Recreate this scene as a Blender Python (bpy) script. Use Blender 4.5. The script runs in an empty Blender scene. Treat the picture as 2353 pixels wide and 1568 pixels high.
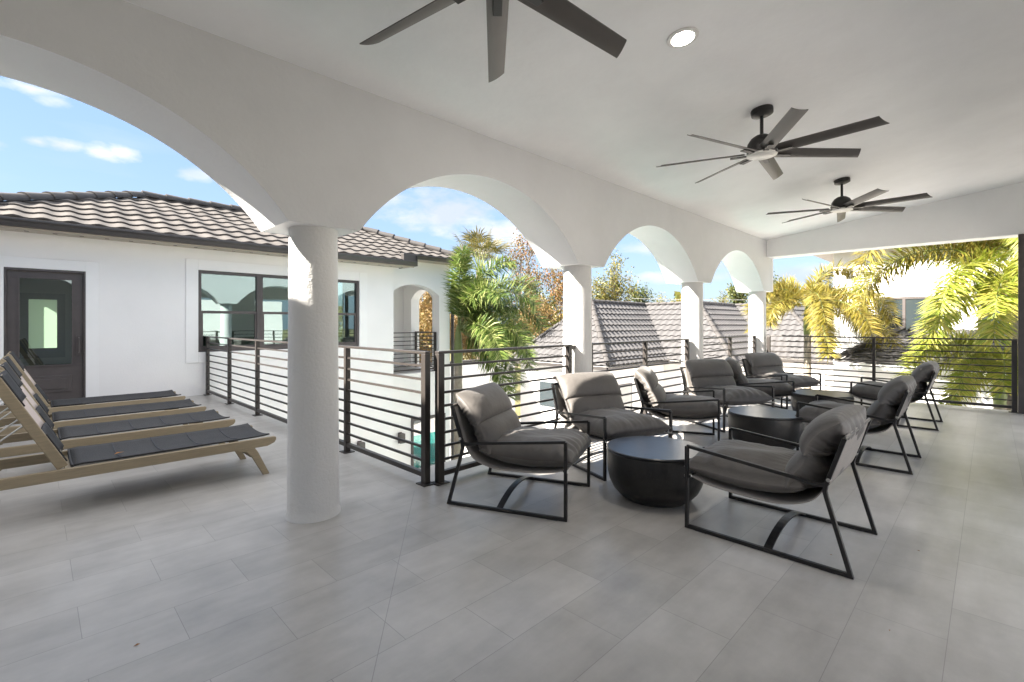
import bpy, bmesh, math, random
from mathutils import Vector, Matrix
from math import radians as R, sin, cos, pi, sqrt
random.seed(7)
scene = bpy.context.scene
C = scene.collection

# ------------------------------------------------------------------ camera
EYE = 1.29
cam = bpy.data.cameras.new("camera"); camo = bpy.data.objects.new("camera", cam); C.objects.link(camo)
camo.location = (0, 0, EYE); camo.rotation_euler = (R(90), 0, R(-45))
cam.sensor_width = 36; cam.lens = 16.81; cam.shift_y = -0.0166; cam.clip_start = 0.05; cam.clip_end = 900
scene.camera = camo

# ------------------------------------------------------------------ light
SUN_AZ, SUN_EL = 157.0, 36.0
sd = Vector((cos(R(SUN_AZ))*cos(R(SUN_EL)), sin(R(SUN_AZ))*cos(R(SUN_EL)), sin(R(SUN_EL))))
sl = bpy.data.lights.new("sun", 'SUN'); sl.energy = 5.0; sl.angle = R(0.5); sl.color = (1.0, 0.93, 0.83)
so = bpy.data.objects.new("sun", sl); C.objects.link(so); so.rotation_euler = sd.to_track_quat('Z', 'Y').to_euler()
scene.view_settings.view_transform = 'Standard'; scene.view_settings.look = 'None'
scene.view_settings.exposure = 2.67; scene.view_settings.gamma = 1
scene.render.engine = 'CYCLES'
cy = scene.cycles
cy.max_bounces = 10; cy.diffuse_bounces = 7; cy.glossy_bounces = 4; cy.transmission_bounces = 6; cy.transparent_max_bounces = 8
cy.use_denoising = True; cy.sample_clamp_indirect = 6.0; cy.caustics_reflective = False; cy.caustics_refractive = False

SKY_STRENGTH = 0.05
def pixdir(px, py):          # direction of a far-away sky feature
    t = (px-1176)/1099; v = (745-py)/1099
    return Vector(((1+t)/sqrt(2), (1-t)/sqrt(2), v)).normalized()
w = bpy.data.worlds.new("World"); scene.world = w; w.use_nodes = True
nt = w.node_tree; N = nt.nodes; L = nt.links
bg = N['Background']; bg.inputs['Strength'].default_value = SKY_STRENGTH
sky = N.new('ShaderNodeTexSky'); sky.sky_type = 'NISHITA'; sky.sun_disc = False
sky.sun_elevation = R(SUN_EL); sky.sun_rotation = R(90-SUN_AZ); sky.air_density = 1.0; sky.dust_density = 1.2; sky.ozone_density = 1.6
tc = N.new('ShaderNodeTexCoord'); dirv = tc.outputs['Generated']
def vmath(op, a, b=None):
    n = N.new('ShaderNodeVectorMath'); n.operation = op
    for i, x in enumerate((a, b)):
        if x is None: continue
        if isinstance(x, (tuple, list, Vector)): n.inputs[i].default_value = tuple(x)
        else: L.new(x, n.inputs[i])
    return n
def smath(op, a, b=None, clamp=False):
    n = N.new('ShaderNodeMath'); n.operation = op; n.use_clamp = clamp
    for i, x in enumerate((a, b)):
        if x is None: continue
        if isinstance(x, (int, float)): n.inputs[i].default_value = x
        else: L.new(x, n.inputs[i])
    return n.outputs[0]
cn = N.new('ShaderNodeTexNoise'); cn.inputs['Scale'].default_value = 11; cn.inputs['Detail'].default_value = 7; cn.inputs['Roughness'].default_value = 0.6
mp = N.new('ShaderNodeMapping'); mp.inputs['Scale'].default_value = (1, 1, 2.1); L.new(dirv, mp.inputs['Vector']); L.new(mp.outputs[0], cn.inputs['Vector'])
nz = smath('SUBTRACT', cn.outputs['Fac'], 0.5)
clouds = [  # centre px, half-width px, half-height px, opacity
    (85, 325, 40, 17, .8), (155, 335, 60, 24, .95), (225, 350, 60, 24, .95), (280, 352, 40, 20, .95),
    (60, 200, 110, 24, .9), (130, 232, 60, 20, .7), (450, 402, 50, 20, .7), (-60, 330, 60, 30, .8),
    (1010, 485, 190, 75, 1.0), (1140, 530, 130, 50, .9), (900, 455, 110, 40, .9), (1240, 440, 120, 60, .8),
    (1450, 572, 80, 26, .8), (1560, 638, 160, 20, .8), (1640, 610, 90, 20, .6), (1840, 640, 130, 34, .8), (1500, 500, 120, 40, .7),
    (640, 560, 120, 22, .6), (2200, 480, 260, 60, .8), (-400, 200, 300, 80, .8), (700, 120, 300, 60, .7)]
tot = None
for (px, py, hw, hh, op) in clouds:
    c = pixdir(px, py); u = c.cross(Vector((0, 0, 1))).normalized(); vv = u.cross(c).normalized()
    k = 1099/ (1.0/ max(0.3, c.dot(Vector((1, 1, 0)).normalized())))          # px -> tangent units away from centre
    a = hw/1099*max(.45, c.dot(Vector((1, 1, 0)).normalized())); b = hh/1099*max(.55, c.dot(Vector((1, 1, 0)).normalized()))
    du = vmath('DOT_PRODUCT', dirv, u/a).outputs['Value']; dv = vmath('DOT_PRODUCT', dirv, vv/b).outputs['Value']
    rr = smath('SQRT', smath('ADD', smath('MULTIPLY', du, du), smath('MULTIPLY', dv, dv)))
    front = smath('GREATER_THAN', vmath('DOT_PRODUCT', dirv, c).outputs['Value'], 0.0)
    m = smath('ADD', smath('SUBTRACT', 0.75, rr), smath('MULTIPLY', nz, 2.6))
    m = smath('MULTIPLY', smath('MULTIPLY', smath('MULTIPLY', m, 1.5, True), op), front)
    tot = m if tot is None else smath('MAXIMUM', tot, m)
# thin high veil over the whole dome
cn2 = N.new('ShaderNodeTexNoise'); cn2.inputs['Scale'].default_value = 3.2; cn2.inputs['Detail'].default_value = 6
mp2 = N.new('ShaderNodeMapping'); mp2.inputs['Scale'].default_value = (1, 1, 4.5); L.new(dirv, mp2.inputs['Vector']); L.new(mp2.outputs[0], cn2.inputs['Vector'])
veil = smath('MULTIPLY', smath('SUBTRACT', cn2.outputs['Fac'], 0.54, True), 1.0, True)
tot = smath('MAXIMUM', tot, veil)
# cloud shading: brighter tops, blue-grey bellies from a second noise
crp = N.new('ShaderNodeMixRGB'); crp.inputs[1].default_value = (2.5, 2.8, 3.35, 1); crp.inputs[2].default_value = (3.75, 3.8, 3.9, 1)
cn3 = N.new('ShaderNodeTexNoise'); cn3.inputs['Scale'].default_value = 5; cn3.inputs['Detail'].default_value = 4; L.new(mp.outputs[0], cn3.inputs['Vector'])
L.new(smath('MULTIPLY', smath('SUBTRACT', cn3.outputs['Fac'], .42, True), 5.0, True), crp.inputs[0])
el_ = vmath('DOT_PRODUCT', dirv, (0, 0, 1)).outputs['Value']
gr = N.new('ShaderNodeValToRGB'); L.new(el_, gr.inputs[0]); gr.color_ramp.elements[0].position = 0.0; gr.color_ramp.elements[0].color = (2.1, 2.7, 3.35, 1)
gr.color_ramp.elements[1].position = .68; gr.color_ramp.elements[1].color = (7.4, 7.4, 7.5, 1)          # overhead brightening added out of view to light the shaded parts
for ps_, cl_ in ((.18, (1.6, 2.35, 3.6, 1)), (.40, (1.3, 2.1, 3.55, 1))): e_ = gr.color_ramp.elements.new(ps_); e_.color = cl_
sm = N.new('ShaderNodeMixRGB'); sm.inputs[0].default_value = .8; L.new(sky.outputs[0], sm.inputs[1]); L.new(gr.outputs[0], sm.inputs[2])
mx = N.new('ShaderNodeMixRGB'); L.new(tot, mx.inputs[0]); L.new(sm.outputs[0], mx.inputs[1]); L.new(crp.outputs[0], mx.inputs[2])
L.new(mx.outputs[0], bg.inputs['Color'])

# ------------------------------------------------------------------ materials
def M(name, col, rough=0.6, metal=0.0, var=0.0, vscale=3.0, bump=0.0, bscale=60.0, ior=1.45, coords='Object', col2=None, spec_tint=None, sheen=0, stretch=None):
    m = bpy.data.materials.new(name); m.use_nodes = True
    n = m.node_tree.nodes; l = m.node_tree.links; p = n['Principled BSDF']
    p.inputs['Base Color'].default_value = (*col, 1); p.inputs['Roughness'].default_value = rough; p.inputs['Metallic'].default_value = metal
    p.inputs['IOR'].default_value = ior
    if spec_tint: p.inputs['Specular Tint'].default_value = (*spec_tint, 1)
    if sheen: p.inputs['Sheen Weight'].default_value = sheen; p.inputs['Sheen Roughness'].default_value = .4
    t = n.new('ShaderNodeTexCoord'); vec = t.outputs[coords]
    if stretch:
        mpn = n.new('ShaderNodeMapping'); mpn.inputs['Scale'].default_value = stretch; l.new(vec, mpn.inputs['Vector']); vec = mpn.outputs[0]
    if var or col2:
        nz = n.new('ShaderNodeTexNoise'); nz.inputs['Scale'].default_value = vscale; nz.inputs['Detail'].default_value = 8; nz.inputs['Roughness'].default_value = .65
        l.new(vec, nz.inputs['Vector'])
        mr = n.new('ShaderNodeMapRange'); mr.inputs[1].default_value = .3; mr.inputs[2].default_value = .7; l.new(nz.outputs['Fac'], mr.inputs[0])
        mix = n.new('ShaderNodeMixRGB'); c2 = col2 or tuple(max(0, c*(1+var)) for c in col); c1 = col if col2 else tuple(c*(1-var) for c in col)
        mix.inputs[1].default_value = (*c1, 1); mix.inputs[2].default_value = (*c2, 1); l.new(mr.outputs[0], mix.inputs[0]); l.new(mix.outputs[0], p.inputs['Base Color'])
    if bump:
        nb = n.new('ShaderNodeTexNoise'); nb.inputs['Scale'].default_value = bscale; nb.inputs['Detail'].default_value = 5; l.new(vec, nb.inputs['Vector'])
        b = n.new('ShaderNodeBump'); b.inputs['Strength'].default_value = bump; b.inputs['Distance'].default_value = .01
        l.new(nb.outputs['Fac'], b.inputs['Height']); l.new(b.outputs[0], p.inputs['Normal'])
    return m

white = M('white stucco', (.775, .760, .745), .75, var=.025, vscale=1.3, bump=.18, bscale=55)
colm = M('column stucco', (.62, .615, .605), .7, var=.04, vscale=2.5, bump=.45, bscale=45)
archm = M('arch stucco with painted shade', (.60, .605, .615), .72, var=.045, vscale=1.6, bump=.2, bscale=50)  # white stucco greyed, shade on the arch face put into the colour
archlitm = M('arch stucco with painted bounce light', (.86, .862, .866), .72, var=.03, vscale=1.6, bump=.2, bscale=50)  # lighter copy of the arch stucco, stands in for bounced light
ceilm = M('ceiling plaster', (.88, .885, .895), .7, var=.045, vscale=1.3, bump=.22, bscale=18)
trimw = M('white trim', (.80, .79, .775), .6, var=.02, bump=.1)
bronze = M('dark bronze frame', (.074, .063, .061), .42, var=.12, vscale=6)
railm = M('bronze railing paint', (.036, .031, .028), .38, var=.15, vscale=8)
gutm = M('gutter metal', (.045, .040, .038), .4, var=.1)
blackm = M('black powder coat', (.016, .015, .015), .38, var=.2, vscale=10)
steel = M('brushed steel', (.55, .54, .52), .3, metal=1)
fanm = M('fan black metal', (.018, .017, .017), .45)
fanblade = M('fan blade charcoal', (.085, .078, .073), .42, var=.08, vscale=4)
fanlight = M('frosted fan diffuser', (.75, .74, .71), .35)
cush = M('taupe cushion fabric', (.108, .099, .092), .62, var=.12, vscale=5, bump=.55, bscale=15, sheen=.15)
sling = M('grey sling fabric', (.27, .25, .232), .8, var=.08, bump=.2, bscale=200)
tablem = M('black cast concrete', (.015, .014, .0135), .36, var=.45, vscale=5, bump=.12, bscale=40)
tabletop = M('black concrete top', (.032, .033, .036), .29, var=.4, vscale=4, bump=.05, bscale=30)
wood = M('weathered teak finish', (.29, .235, .155), .55, var=.14, vscale=6, bump=.12, bscale=60, stretch=(1.2, 14, 14))
navy = M('navy mesh fabric', (.022, .0222, .0245), .72, var=.18, vscale=9, bump=.3, bscale=160)
beige = M('pale mesh fabric', (.52, .44, .40), .75, var=.06, bump=.2, bscale=160)
def glassmat(name, tint, refl, gcol=(.78, .93, .95)):
    m = bpy.data.materials.new(name); m.use_nodes = True; n = m.node_tree.nodes; l = m.node_tree.links; out = n['Material Output']; n.remove(n['Principled BSDF'])
    t = n.new('ShaderNodeBsdfTransparent'); t.inputs[0].default_value = (*tint, 1); g = n.new('ShaderNodeBsdfGlossy'); g.inputs['Roughness'].default_value = .01; g.inputs['Color'].default_value = (*gcol, 1)
    lw = n.new('ShaderNodeLayerWeight'); lw.inputs['Blend'].default_value = .35; mr = n.new('ShaderNodeMapRange'); mr.inputs[3].default_value = refl; mr.inputs[4].default_value = 1; l.new(lw.outputs['Fresnel'], mr.inputs[0])
    nz = n.new('ShaderNodeTexNoise'); nz.inputs['Scale'].default_value = 1.6; tcn = n.new('ShaderNodeTexCoord'); l.new(tcn.outputs['Object'], nz.inputs['Vector']); bp = n.new('ShaderNodeBump'); bp.inputs['Strength'].default_value = .03; bp.inputs['Distance'].default_value = .02; l.new(nz.outputs['Fac'], bp.inputs['Height']); l.new(bp.outputs[0], g.inputs['Normal'])
    mx_ = n.new('ShaderNodeMixShader'); l.new(mr.outputs[0], mx_.inputs[0]); l.new(t.outputs[0], mx_.inputs[1]); l.new(g.outputs[0], mx_.inputs[2]); l.new(mx_.outputs[0], out.inputs['Surface']); return m
glass = glassmat('tinted reflective glass', (.60, .72, .68), .17)
glass2 = M('dark far glass', (.03, .04, .045), .03, ior=1.8)
tilem = M('brown concrete roof tile', (.084, .075, .068), .72, var=.32, vscale=2.2, bump=.2, bscale=40)
tilefar = M('grey concrete roof tile', (.080, .077, .078), .72, var=.15, vscale=1.2, bump=.15, bscale=30)
ridgem = M('grey ridge tile', (.065, .06, .058), .7, var=.2, vscale=3, bump=.2, bscale=40)
groundm = M('pale patio paving', (.66, .64, .61), .7, var=.12, vscale=.7, bump=.1, bscale=20)
earthm = M('dry grass ground', (.13, .12, .05), .9, var=.4, vscale=.25, bump=.3, bscale=3)
waterm = M('turquoise pool water', (.03, .34, .30), .04, var=.25, vscale=1.4, bump=.3, bscale=3, ior=1.33)
barkm = M('palm trunk bark', (.22, .19, .15), .85, var=.3, vscale=8, bump=.5, bscale=25)
shaftm = M('green crownshaft', (.13, .16, .05), .5, var=.2, vscale=5)
bark2 = M('grey brown bark', (.12, .095, .07), .9, var=.3, vscale=8, bump=.5, bscale=25)
leafdry = M('dry leaf', (.30, .13, .03), .7, var=.2, vscale=30)
whitefix = M('white lamp housing', (.75, .74, .72), .4)
wirem = M('grey power cable', (.35, .35, .34), .5)

def leafmat(name, cols, transl=.35, rough=.5):
    m = bpy.data.materials.new(name); m.use_nodes = True
    n = m.node_tree.nodes; l = m.node_tree.links; p = n['Principled BSDF']; out = n['Material Output']
    g = n.new('ShaderNodeNewGeometry'); cr = n.new('ShaderNodeValToRGB')
    cr.color_ramp.elements[0].color = (*cols[0], 1); cr.color_ramp.elements[1].color = (*cols[-1], 1)
    for i, c in enumerate(cols[1:-1]):
        e = cr.color_ramp.elements.new((i+1)/(len(cols)-1)); e.color = (*c, 1)
    l.new(g.outputs['Random Per Island'], cr.inputs[0]); l.new(cr.outputs[0], p.inputs['Base Color']); p.inputs['Roughness'].default_value = rough
    tr = n.new('ShaderNodeBsdfTranslucent'); l.new(cr.outputs[0], tr.inputs['Color'])
    mxs = n.new('ShaderNodeMixShader'); mxs.inputs[0].default_value = transl
    l.new(p.outputs[0], mxs.inputs[1]); l.new(tr.outputs[0], mxs.inputs[2]); l.new(mxs.outputs[0], out.inputs['Surface'])
    return m
palmgreen = leafmat('green palm leaflets', [(0.0477, 0.0885, 0.0163), (0.0885, 0.1496, 0.0245), (0.1632, 0.2176, 0.0477), (0.3128, 0.3264, 0.1224)], .25)
palmgold = leafmat('golden palm leaflets', [(0.1167, 0.107, 0.0146), (0.2188, 0.1845, 0.0241), (0.2771, 0.2435, 0.0583), (0.2771, 0.1993, 0.0438)], .4)
palmlime = leafmat('lime palm leaflets', [(0.117, 0.171, 0.0163), (0.216, 0.261, 0.027), (0.324, 0.324, 0.063), (0.378, 0.324, 0.072)], .4)
sabalm = leafmat('olive fan palm leaves', [(0.064, 0.068, 0.016), (0.128, 0.112, 0.028), (0.192, 0.152, 0.056)])
leaf_autumn = leafmat('autumn leaves', [(0.075, 0.09, 0.0225), (0.165, 0.12, 0.03), (0.255, 0.1275, 0.0375), (0.195, 0.075, 0.03)])
leaf_green = leafmat('green tree leaves', [(0.04, 0.064, 0.016), (0.08, 0.104, 0.024), (0.16, 0.152, 0.04)])
leaf_gold = leafmat('golden brown leaves', [(0.16, 0.112, 0.036), (0.248, 0.168, 0.056), (0.224, 0.128, 0.048), (0.152, 0.12, 0.04)])
leaf_yg = leafmat('yellow green leaves', [(0.084, 0.105, 0.021), (0.168, 0.161, 0.035), (0.252, 0.182, 0.042)])

# floor tile: 0.624 x 0.3135 porcelain in running bond
def floor_material():
    m = bpy.data.materials.new('grey porcelain floor tile'); m.use_nodes = True
    n = m.node_tree.nodes; l = m.node_tree.links; p = n['Principled BSDF']
    t = n.new('ShaderNodeTexCoord'); mpn = n.new('ShaderNodeMapping'); mpn.inputs['Location'].default_value = (-1.70, -.123, 0); l.new(t.outputs['Object'], mpn.inputs['Vector'])
    br = n.new('ShaderNodeTexBrick'); br.offset = .5; br.inputs['Scale'].default_value = 1; br.inputs['Brick Width'].default_value = .624; br.inputs['Row Height'].default_value = .3135
    br.inputs['Mortar Size'].default_value = .0013; br.inputs['Mortar Smooth'].default_value = .1; br.inputs['Bias'].default_value = 0
    br.inputs['Color1'].default_value = (.0, .0, .0, 1); br.inputs['Color2'].default_value = (1, 1, 1, 1); br.inputs['Mortar'].default_value = (.5, .5, .5, 1)
    l.new(mpn.outputs[0], br.inputs['Vector'])
    n1 = n.new('ShaderNodeTexNoise'); n1.inputs['Scale'].default_value = 2.6; n1.inputs['Detail'].default_value = 10; n1.inputs['Roughness'].default_value = .62; l.new(t.outputs['Object'], n1.inputs['Vector'])
    mp3 = n.new('ShaderNodeMapping'); mp3.inputs['Scale'].default_value = (1.6, 7, 1); l.new(t.outputs['Object'], mp3.inputs['Vector'])
    n2 = n.new('ShaderNodeTexNoise'); n2.inputs['Scale'].default_value = 1.3; n2.inputs['Detail'].default_value = 6; n2.inputs['Roughness'].default_value = .55; l.new(mp3.outputs[0], n2.inputs['Vector'])
    a = n.new('ShaderNodeMixRGB'); a.blend_type = 'MIX'; a.inputs[0].default_value = .35; l.new(n1.outputs['Fac'], a.inputs[1]); l.new(n2.outputs['Fac'], a.inputs[2])
    b = n.new('ShaderNodeMixRGB'); b.inputs[0].default_value = .12; l.new(a.outputs[0], b.inputs[1]); l.new(br.outputs['Color'], b.inputs[2])
    cr = n.new('ShaderNodeValToRGB'); cr.color_ramp.elements[0].position = .28; cr.color_ramp.elements[1].position = .72
    cr.color_ramp.elements[0].color = (.275, .262, .245, 1); cr.color_ramp.elements[1].color = (.52, .502, .478, 1); l.new(b.outputs[0], cr.inputs[0])
    # diagonal movement joint running from the railing corner
    sx = n.new('ShaderNodeSeparateXYZ'); l.new(t.outputs['Object'], sx.inputs[0])
    def mm(op, x, y):
        q = n.new('ShaderNodeMath'); q.operation = op
        for i, z in enumerate((x, y)):
            if isinstance(z, (int, float)): q.inputs[i].default_value = z
            else: l.new(z, q.inputs[i])
        return q.outputs[0]
    dx, dy = .613, .79
    dist = mm('ABSOLUTE', mm('SUBTRACT', mm('MULTIPLY', mm('SUBTRACT', sx.outputs[0], 1.922), dy), mm('MULTIPLY', mm('SUBTRACT', sx.outputs[1], 2.944), dx)), 0)
    diag = mm('MULTIPLY', mm('LESS_THAN', dist, .0016), mm('LESS_THAN', sx.outputs[1], 3.15))
    jm = mm('MAXIMUM', mm('MULTIPLY', br.outputs['Fac'], .55), mm('MULTIPLY', diag, .5))
    g = n.new('ShaderNodeMixRGB'); l.new(jm, g.inputs[0]); l.new(cr.outputs[0], g.inputs[1]); g.inputs[2].default_value = (.12, .115, .11, 1)
    l.new(g.outputs[0], p.inputs['Base Color'])
    rr = n.new('ShaderNodeMapRange'); rr.inputs[1].default_value = .3; rr.inputs[2].default_value = .7; rr.inputs[3].default_value = .29; rr.inputs[4].default_value = .37; l.new(n1.outputs['Fac'], rr.inputs[0]); l.new(rr.outputs[0], p.inputs['Roughness'])
    bp = n.new('ShaderNodeBump'); bp.inputs['Strength'].default_value = .05; bp.inputs['Distance'].default_value = .01; l.new(n1.outputs['Fac'], bp.inputs['Height']); l.new(bp.outputs[0], p.inputs['Normal'])
    return m
floorm = floor_material()

# ------------------------------------------------------------------ mesh helpers
class MB:
    def __init__(s): s.v = []; s.f = []
    def add(s, vs, fs):
        o = len(s.v); s.v += [tuple(x) for x in vs]; s.f += [tuple(o+i for i in f) for f in fs]; return s
    def box(s, x0, x1, y0, y1, z0, z1):
        v = [(x, y, z) for z in (z0, z1) for y in (y0, y1) for x in (x0, x1)]
        return s.add(v, [(0, 2, 3, 1), (4, 5, 7, 6), (0, 1, 5, 4), (2, 6, 7, 3), (0, 4, 6, 2), (1, 3, 7, 5)])
    def bar(s, p0, p1, w, h, up=(0, 0, 1)):      # w across, h along up
        p0 = Vector(p0); p1 = Vector(p1); d = (p1-p0).normalized(); u = Vector(up)
        if abs(d.dot(u)) > .98: u = Vector((1, 0, 0)) if abs(d.x) < .9 else Vector((0, 1, 0))
        a = d.cross(u).normalized()*w/2; b = a.cross(d).normalized()*h/2
        v = [q+i*a+j*b for q in (p0, p1) for i, j in ((-1, -1), (1, -1), (1, 1), (-1, 1))]
        return s.add(v, [(3, 2, 1, 0), (4, 5, 6, 7), (0, 1, 5, 4), (1, 2, 6, 5), (2, 3, 7, 6), (3, 0, 4, 7)])
    def path(s, pts, w, h, side, closed=False):  # rectangular section swept along pts lying in the plane normal to side, mitred
        pts = [Vector(p) for p in pts]; side = Vector(side).normalized(); n = len(pts); rows = []
        for i, p in enumerate(pts):
            d0 = (p-pts[i-1]).normalized() if i else (pts[1]-p).normalized()
            d1 = (pts[i+1]-p).normalized() if i < n-1 else d0
            t = (d0+d1).normalized(); nn = side.cross(t).normalized(); k = 1/max(.35, t.dot(d0))
            rows.append([p+side*w/2*a+nn*h/2*b*k for a, b in ((-1, -1), (1, -1), (1, 1), (-1, 1))])
        v = [q for r in rows for q in r]; f = []
        for i in range(n-1):
            for j in range(4):
                f.append((4*i+j, 4*i+(j+1) % 4, 4*i+4+(j+1) % 4, 4*i+4+j))
        f += [(3, 2, 1, 0), tuple(4*(n-1)+j for j in range(4))]
        return s.add(v, f)
    def tube(s, pts, r, n=8, cap=True):
        pts = [Vector(p) for p in pts]; m = len(pts); rs = r if isinstance(r, (list, tuple)) else [r]*m; v = []; f = []; a = None
        for i, p in enumerate(pts):
            t = ((pts[i+1] if i < m-1 else p)-(pts[i-1] if i else p)).normalized()
            if a is None: a = t.orthogonal().normalized()
            a = (a-t*a.dot(t)).normalized(); b = t.cross(a)
            v += [p+(a*cos(2*pi*k/n)+b*sin(2*pi*k/n))*rs[i] for k in range(n)]
        for i in range(m-1):
            for k in range(n): f.append((i*n+k, i*n+(k+1) % n, i*n+n+(k+1) % n, i*n+n+k))
        if cap: f += [tuple(range(n-1, -1, -1)), tuple((m-1)*n+k for k in range(n))]
        return s.add(v, f)
    def lathe(s, prof, n=48, c=(0, 0, 0), jit=0):
        v = []; f = []; m = len(prof)
        for (r, z) in prof:
            for k in range(n):
                j = 1+random.uniform(-jit, jit)
                v.append((c[0]+r*j*cos(2*pi*k/n), c[1]+r*j*sin(2*pi*k/n), c[2]+z))
        for i in range(m-1):
            for k in range(n): f.append((i*n+k, i*n+(k+1) % n, i*n+n+(k+1) % n, i*n+n+k))
        f += [tuple(range(n-1, -1, -1)), tuple((m-1)*n+k for k in range(n))]
        return s.add(v, f)
    def prism(s, poly, o, e1, e2, ext):           # polygon in the plane o + a e1 + b e2, extruded by vector ext
        o = Vector(o); e1 = Vector(e1); e2 = Vector(e2); ext = Vector(ext); n = len(poly)
        a = [o+e1*x+e2*y for x, y in poly]; b = [p+ext for p in a]
        return s.add(a+b, [tuple(range(n-1, -1, -1)), tuple(range(n, 2*n))]+[(i, (i+1) % n, n+(i+1) % n, n+i) for i in range(n)])
    def grid(s, rows, closed=False):
        n = len(rows[0]); v = [q for r in rows for q in r]; f = []
        for i in range(len(rows)-1):
            for j in range(n-1 if not closed else n): f.append((i*n+j, i*n+(j+1) % n, i*n+n+(j+1) % n, i*n+n+j))
        return s.add(v, f)
    def build(s, name, mat, parent=None, smooth=None, bevel=0, seg=2, fixn=True):
        me = bpy.data.meshes.new(name); me.from_pydata(s.v, [], s.f)
        if fixn:
            bm = bmesh.new(); bm.from_mesh(me); bmesh.ops.recalc_face_normals(bm, faces=bm.faces); bm.to_mesh(me); bm.free()
        me.materials.append(mat)
        if smooth is not None:
            me.shade_smooth()
            if smooth < 180: me.set_sharp_from_angle(angle=R(smooth))
        me.update()
        o = bpy.data.objects.new(name, me); C.objects.link(o)
        if parent is not None: o.parent = parent
        if bevel:
            b = o.modifiers.new('bevel', 'BEVEL'); b.width = bevel; b.segments = seg; b.limit_method = 'ANGLE'; b.angle_limit = R(40); b.harden_normals = False
        return o
def wall_open(x0, x1, z0, z1, y0, y1, ops):        # wall slab along x with rectangular openings
    mb = MB(); cur = x0
    for (a, b, c, d) in sorted(ops):
        if a > cur: mb.box(cur, a, y0, y1, z0, z1)
        if c > z0: mb.box(a, b, y0, y1, z0, c)
        if d < z1: mb.box(a, b, y0, y1, d, z1)
        cur = b
    if cur < x1: mb.box(cur, x1, y0, y1, z0, z1)
    return mb
def tag(o, label=None, cat=None, group=None, kind=None):
    if label: o['label'] = label
    if cat: o['category'] = cat
    if group: o['group'] = group
    if kind: o['kind'] = kind
    return o
def thing(name, loc, label, cat, group=None, rz=0):
    o = bpy.data.objects.new(name, None); C.objects.link(o); o.location = loc; o.rotation_euler = (0, 0, rz); o.empty_display_size = .1
    return tag(o, label, cat, group)
def copy_tree(o, parent=None):
    c = o.copy(); C.objects.link(c)
    if parent is not None: c.parent = parent
    for ch in list(o.children): copy_tree(ch, c)
    return c

# ------------------------------------------------------------------ setting: ground, patio, pool, terrace floor
gz = -3.3
tag(MB().add([(-400, -400, gz-.008), (500, -400, gz-.008), (500, 500, gz-.008), (-400, 500, gz-.008)], [(0, 1, 2, 3)]).build('ground', earthm), 'dry grassy ground around the houses', kind='structure')
tag(MB().add([(-4, -12, gz-.002), (34, -12, gz-.002), (34, 16, gz-.002), (-4, 16, gz-.002)], [(0, 1, 2, 3)]).build('patio', groundm), 'pale courtyard paving below the terrace', kind='structure')
pool = MB(); pool.box(6.4, 12.2, 4.7, 8.4, gz, gz+.03); tag(pool.build('pool_water', waterm), 'turquoise swimming pool in the courtyard', kind='structure')
fl = MB(); fl.prism([(-4.2, -9), (10.3, -9), (10.3, 3.6), (2.34, 3.6), (2.34, 10.12), (-4.2, 10.12)], (0, 0, -.32), (1, 0, 0), (0, 1, 0), (0, 0, .32))  # rear deck part is unseen, added to bounce sunlight under the roof
tag(fl.build('floor', floorm), 'grey tiled terrace floor', kind='structure')

# ------------------------------------------------------------------ covered terrace (building with its columns and arches)
ter = thing('covered_terrace', (0, 0, 0), 'white stucco covered terrace with segmental arches on round columns', 'terrace')
COLX = [-4.55, -1.60, 1.35, 4.30, 7.22, 10.14]
YF, YB = 3.07, 3.58
def ceil_z(y): return 2.91+.124*(3.07-y)
def arcade():
    mb = MB(); xs = []; CW = .235; S = 1.93
    for i in range(len(COLX)-1):
        a, b = COLX[i]+CW, COLX[i+1]-CW; c = (a+b)/2; h = (b-a)/2; r = .63; Rr = (h*h+r*r)/(2*r)
        xs.append((COLX[i]-CW, S)); xs.append((a, S))
        for k in range(1, 40):
            x = a+(b-a)*k/40; xs.append((x, S+sqrt(Rr*Rr-(x-c)**2)-(Rr-r)))
    xs.append((COLX[-1]-CW, S)); xs.append((COLX[-1]+CW+.02, S))
    rows = [[(x, YF, ceil_z(YF)+.02) for x, z in xs], [(x, YF, z) for x, z in xs], [(x, YB, z) for x, z in xs], [(x, YB, 2.95) for x, z in xs]]
    mb.grid(rows)
    n = len(xs); mb.f.append((0, n, 2*n, 3*n)); mb.f.append((n-1, 2*n-1, 3*n-1, 4*n-1)); mb.grid([rows[3], rows[0]])
    o = mb.build('arch_wall', archm, ter, smooth=28); o.data.materials.append(archlitm)
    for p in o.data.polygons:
        if p.normal.z < -.05: p.material_index = 1  # undersides take the lightened copy
    return o
arcade()
for x in COLX[1:]:
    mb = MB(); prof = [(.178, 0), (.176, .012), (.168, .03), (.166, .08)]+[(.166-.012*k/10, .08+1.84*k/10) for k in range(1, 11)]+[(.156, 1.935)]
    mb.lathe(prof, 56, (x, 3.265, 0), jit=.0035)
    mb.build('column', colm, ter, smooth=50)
mb = MB(); mb.prism([(YB, 2.846), (YB, 2.98), (-.7, 3.50), (-.7, ceil_z(-.7)), (YF, ceil_z(YF))], (-4.2, 0, 0), (0, 1, 0), (0, 0, 1), (14.66, 0, 0)); mb.build('ceiling', ceilm, ter)
mb = MB(); mb.prism([(YF-.001, 2.585), (YF-.001, 3.0), (-.52, 3.45), (-.52, 2.585)], (10.06, 0, 0), (0, 1, 0), (0, 0, 1), (.34, 0, 0)); mb.build('end_beam', archlitm, ter, bevel=.006)  # beam brightened with the lightened stucco copy
mb = MB(); mb.box(10.375+.003, 10.46, YF, YB-.003, 1.93+.001, 2.9); mb.build('corner_pier', white, ter)
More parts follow.
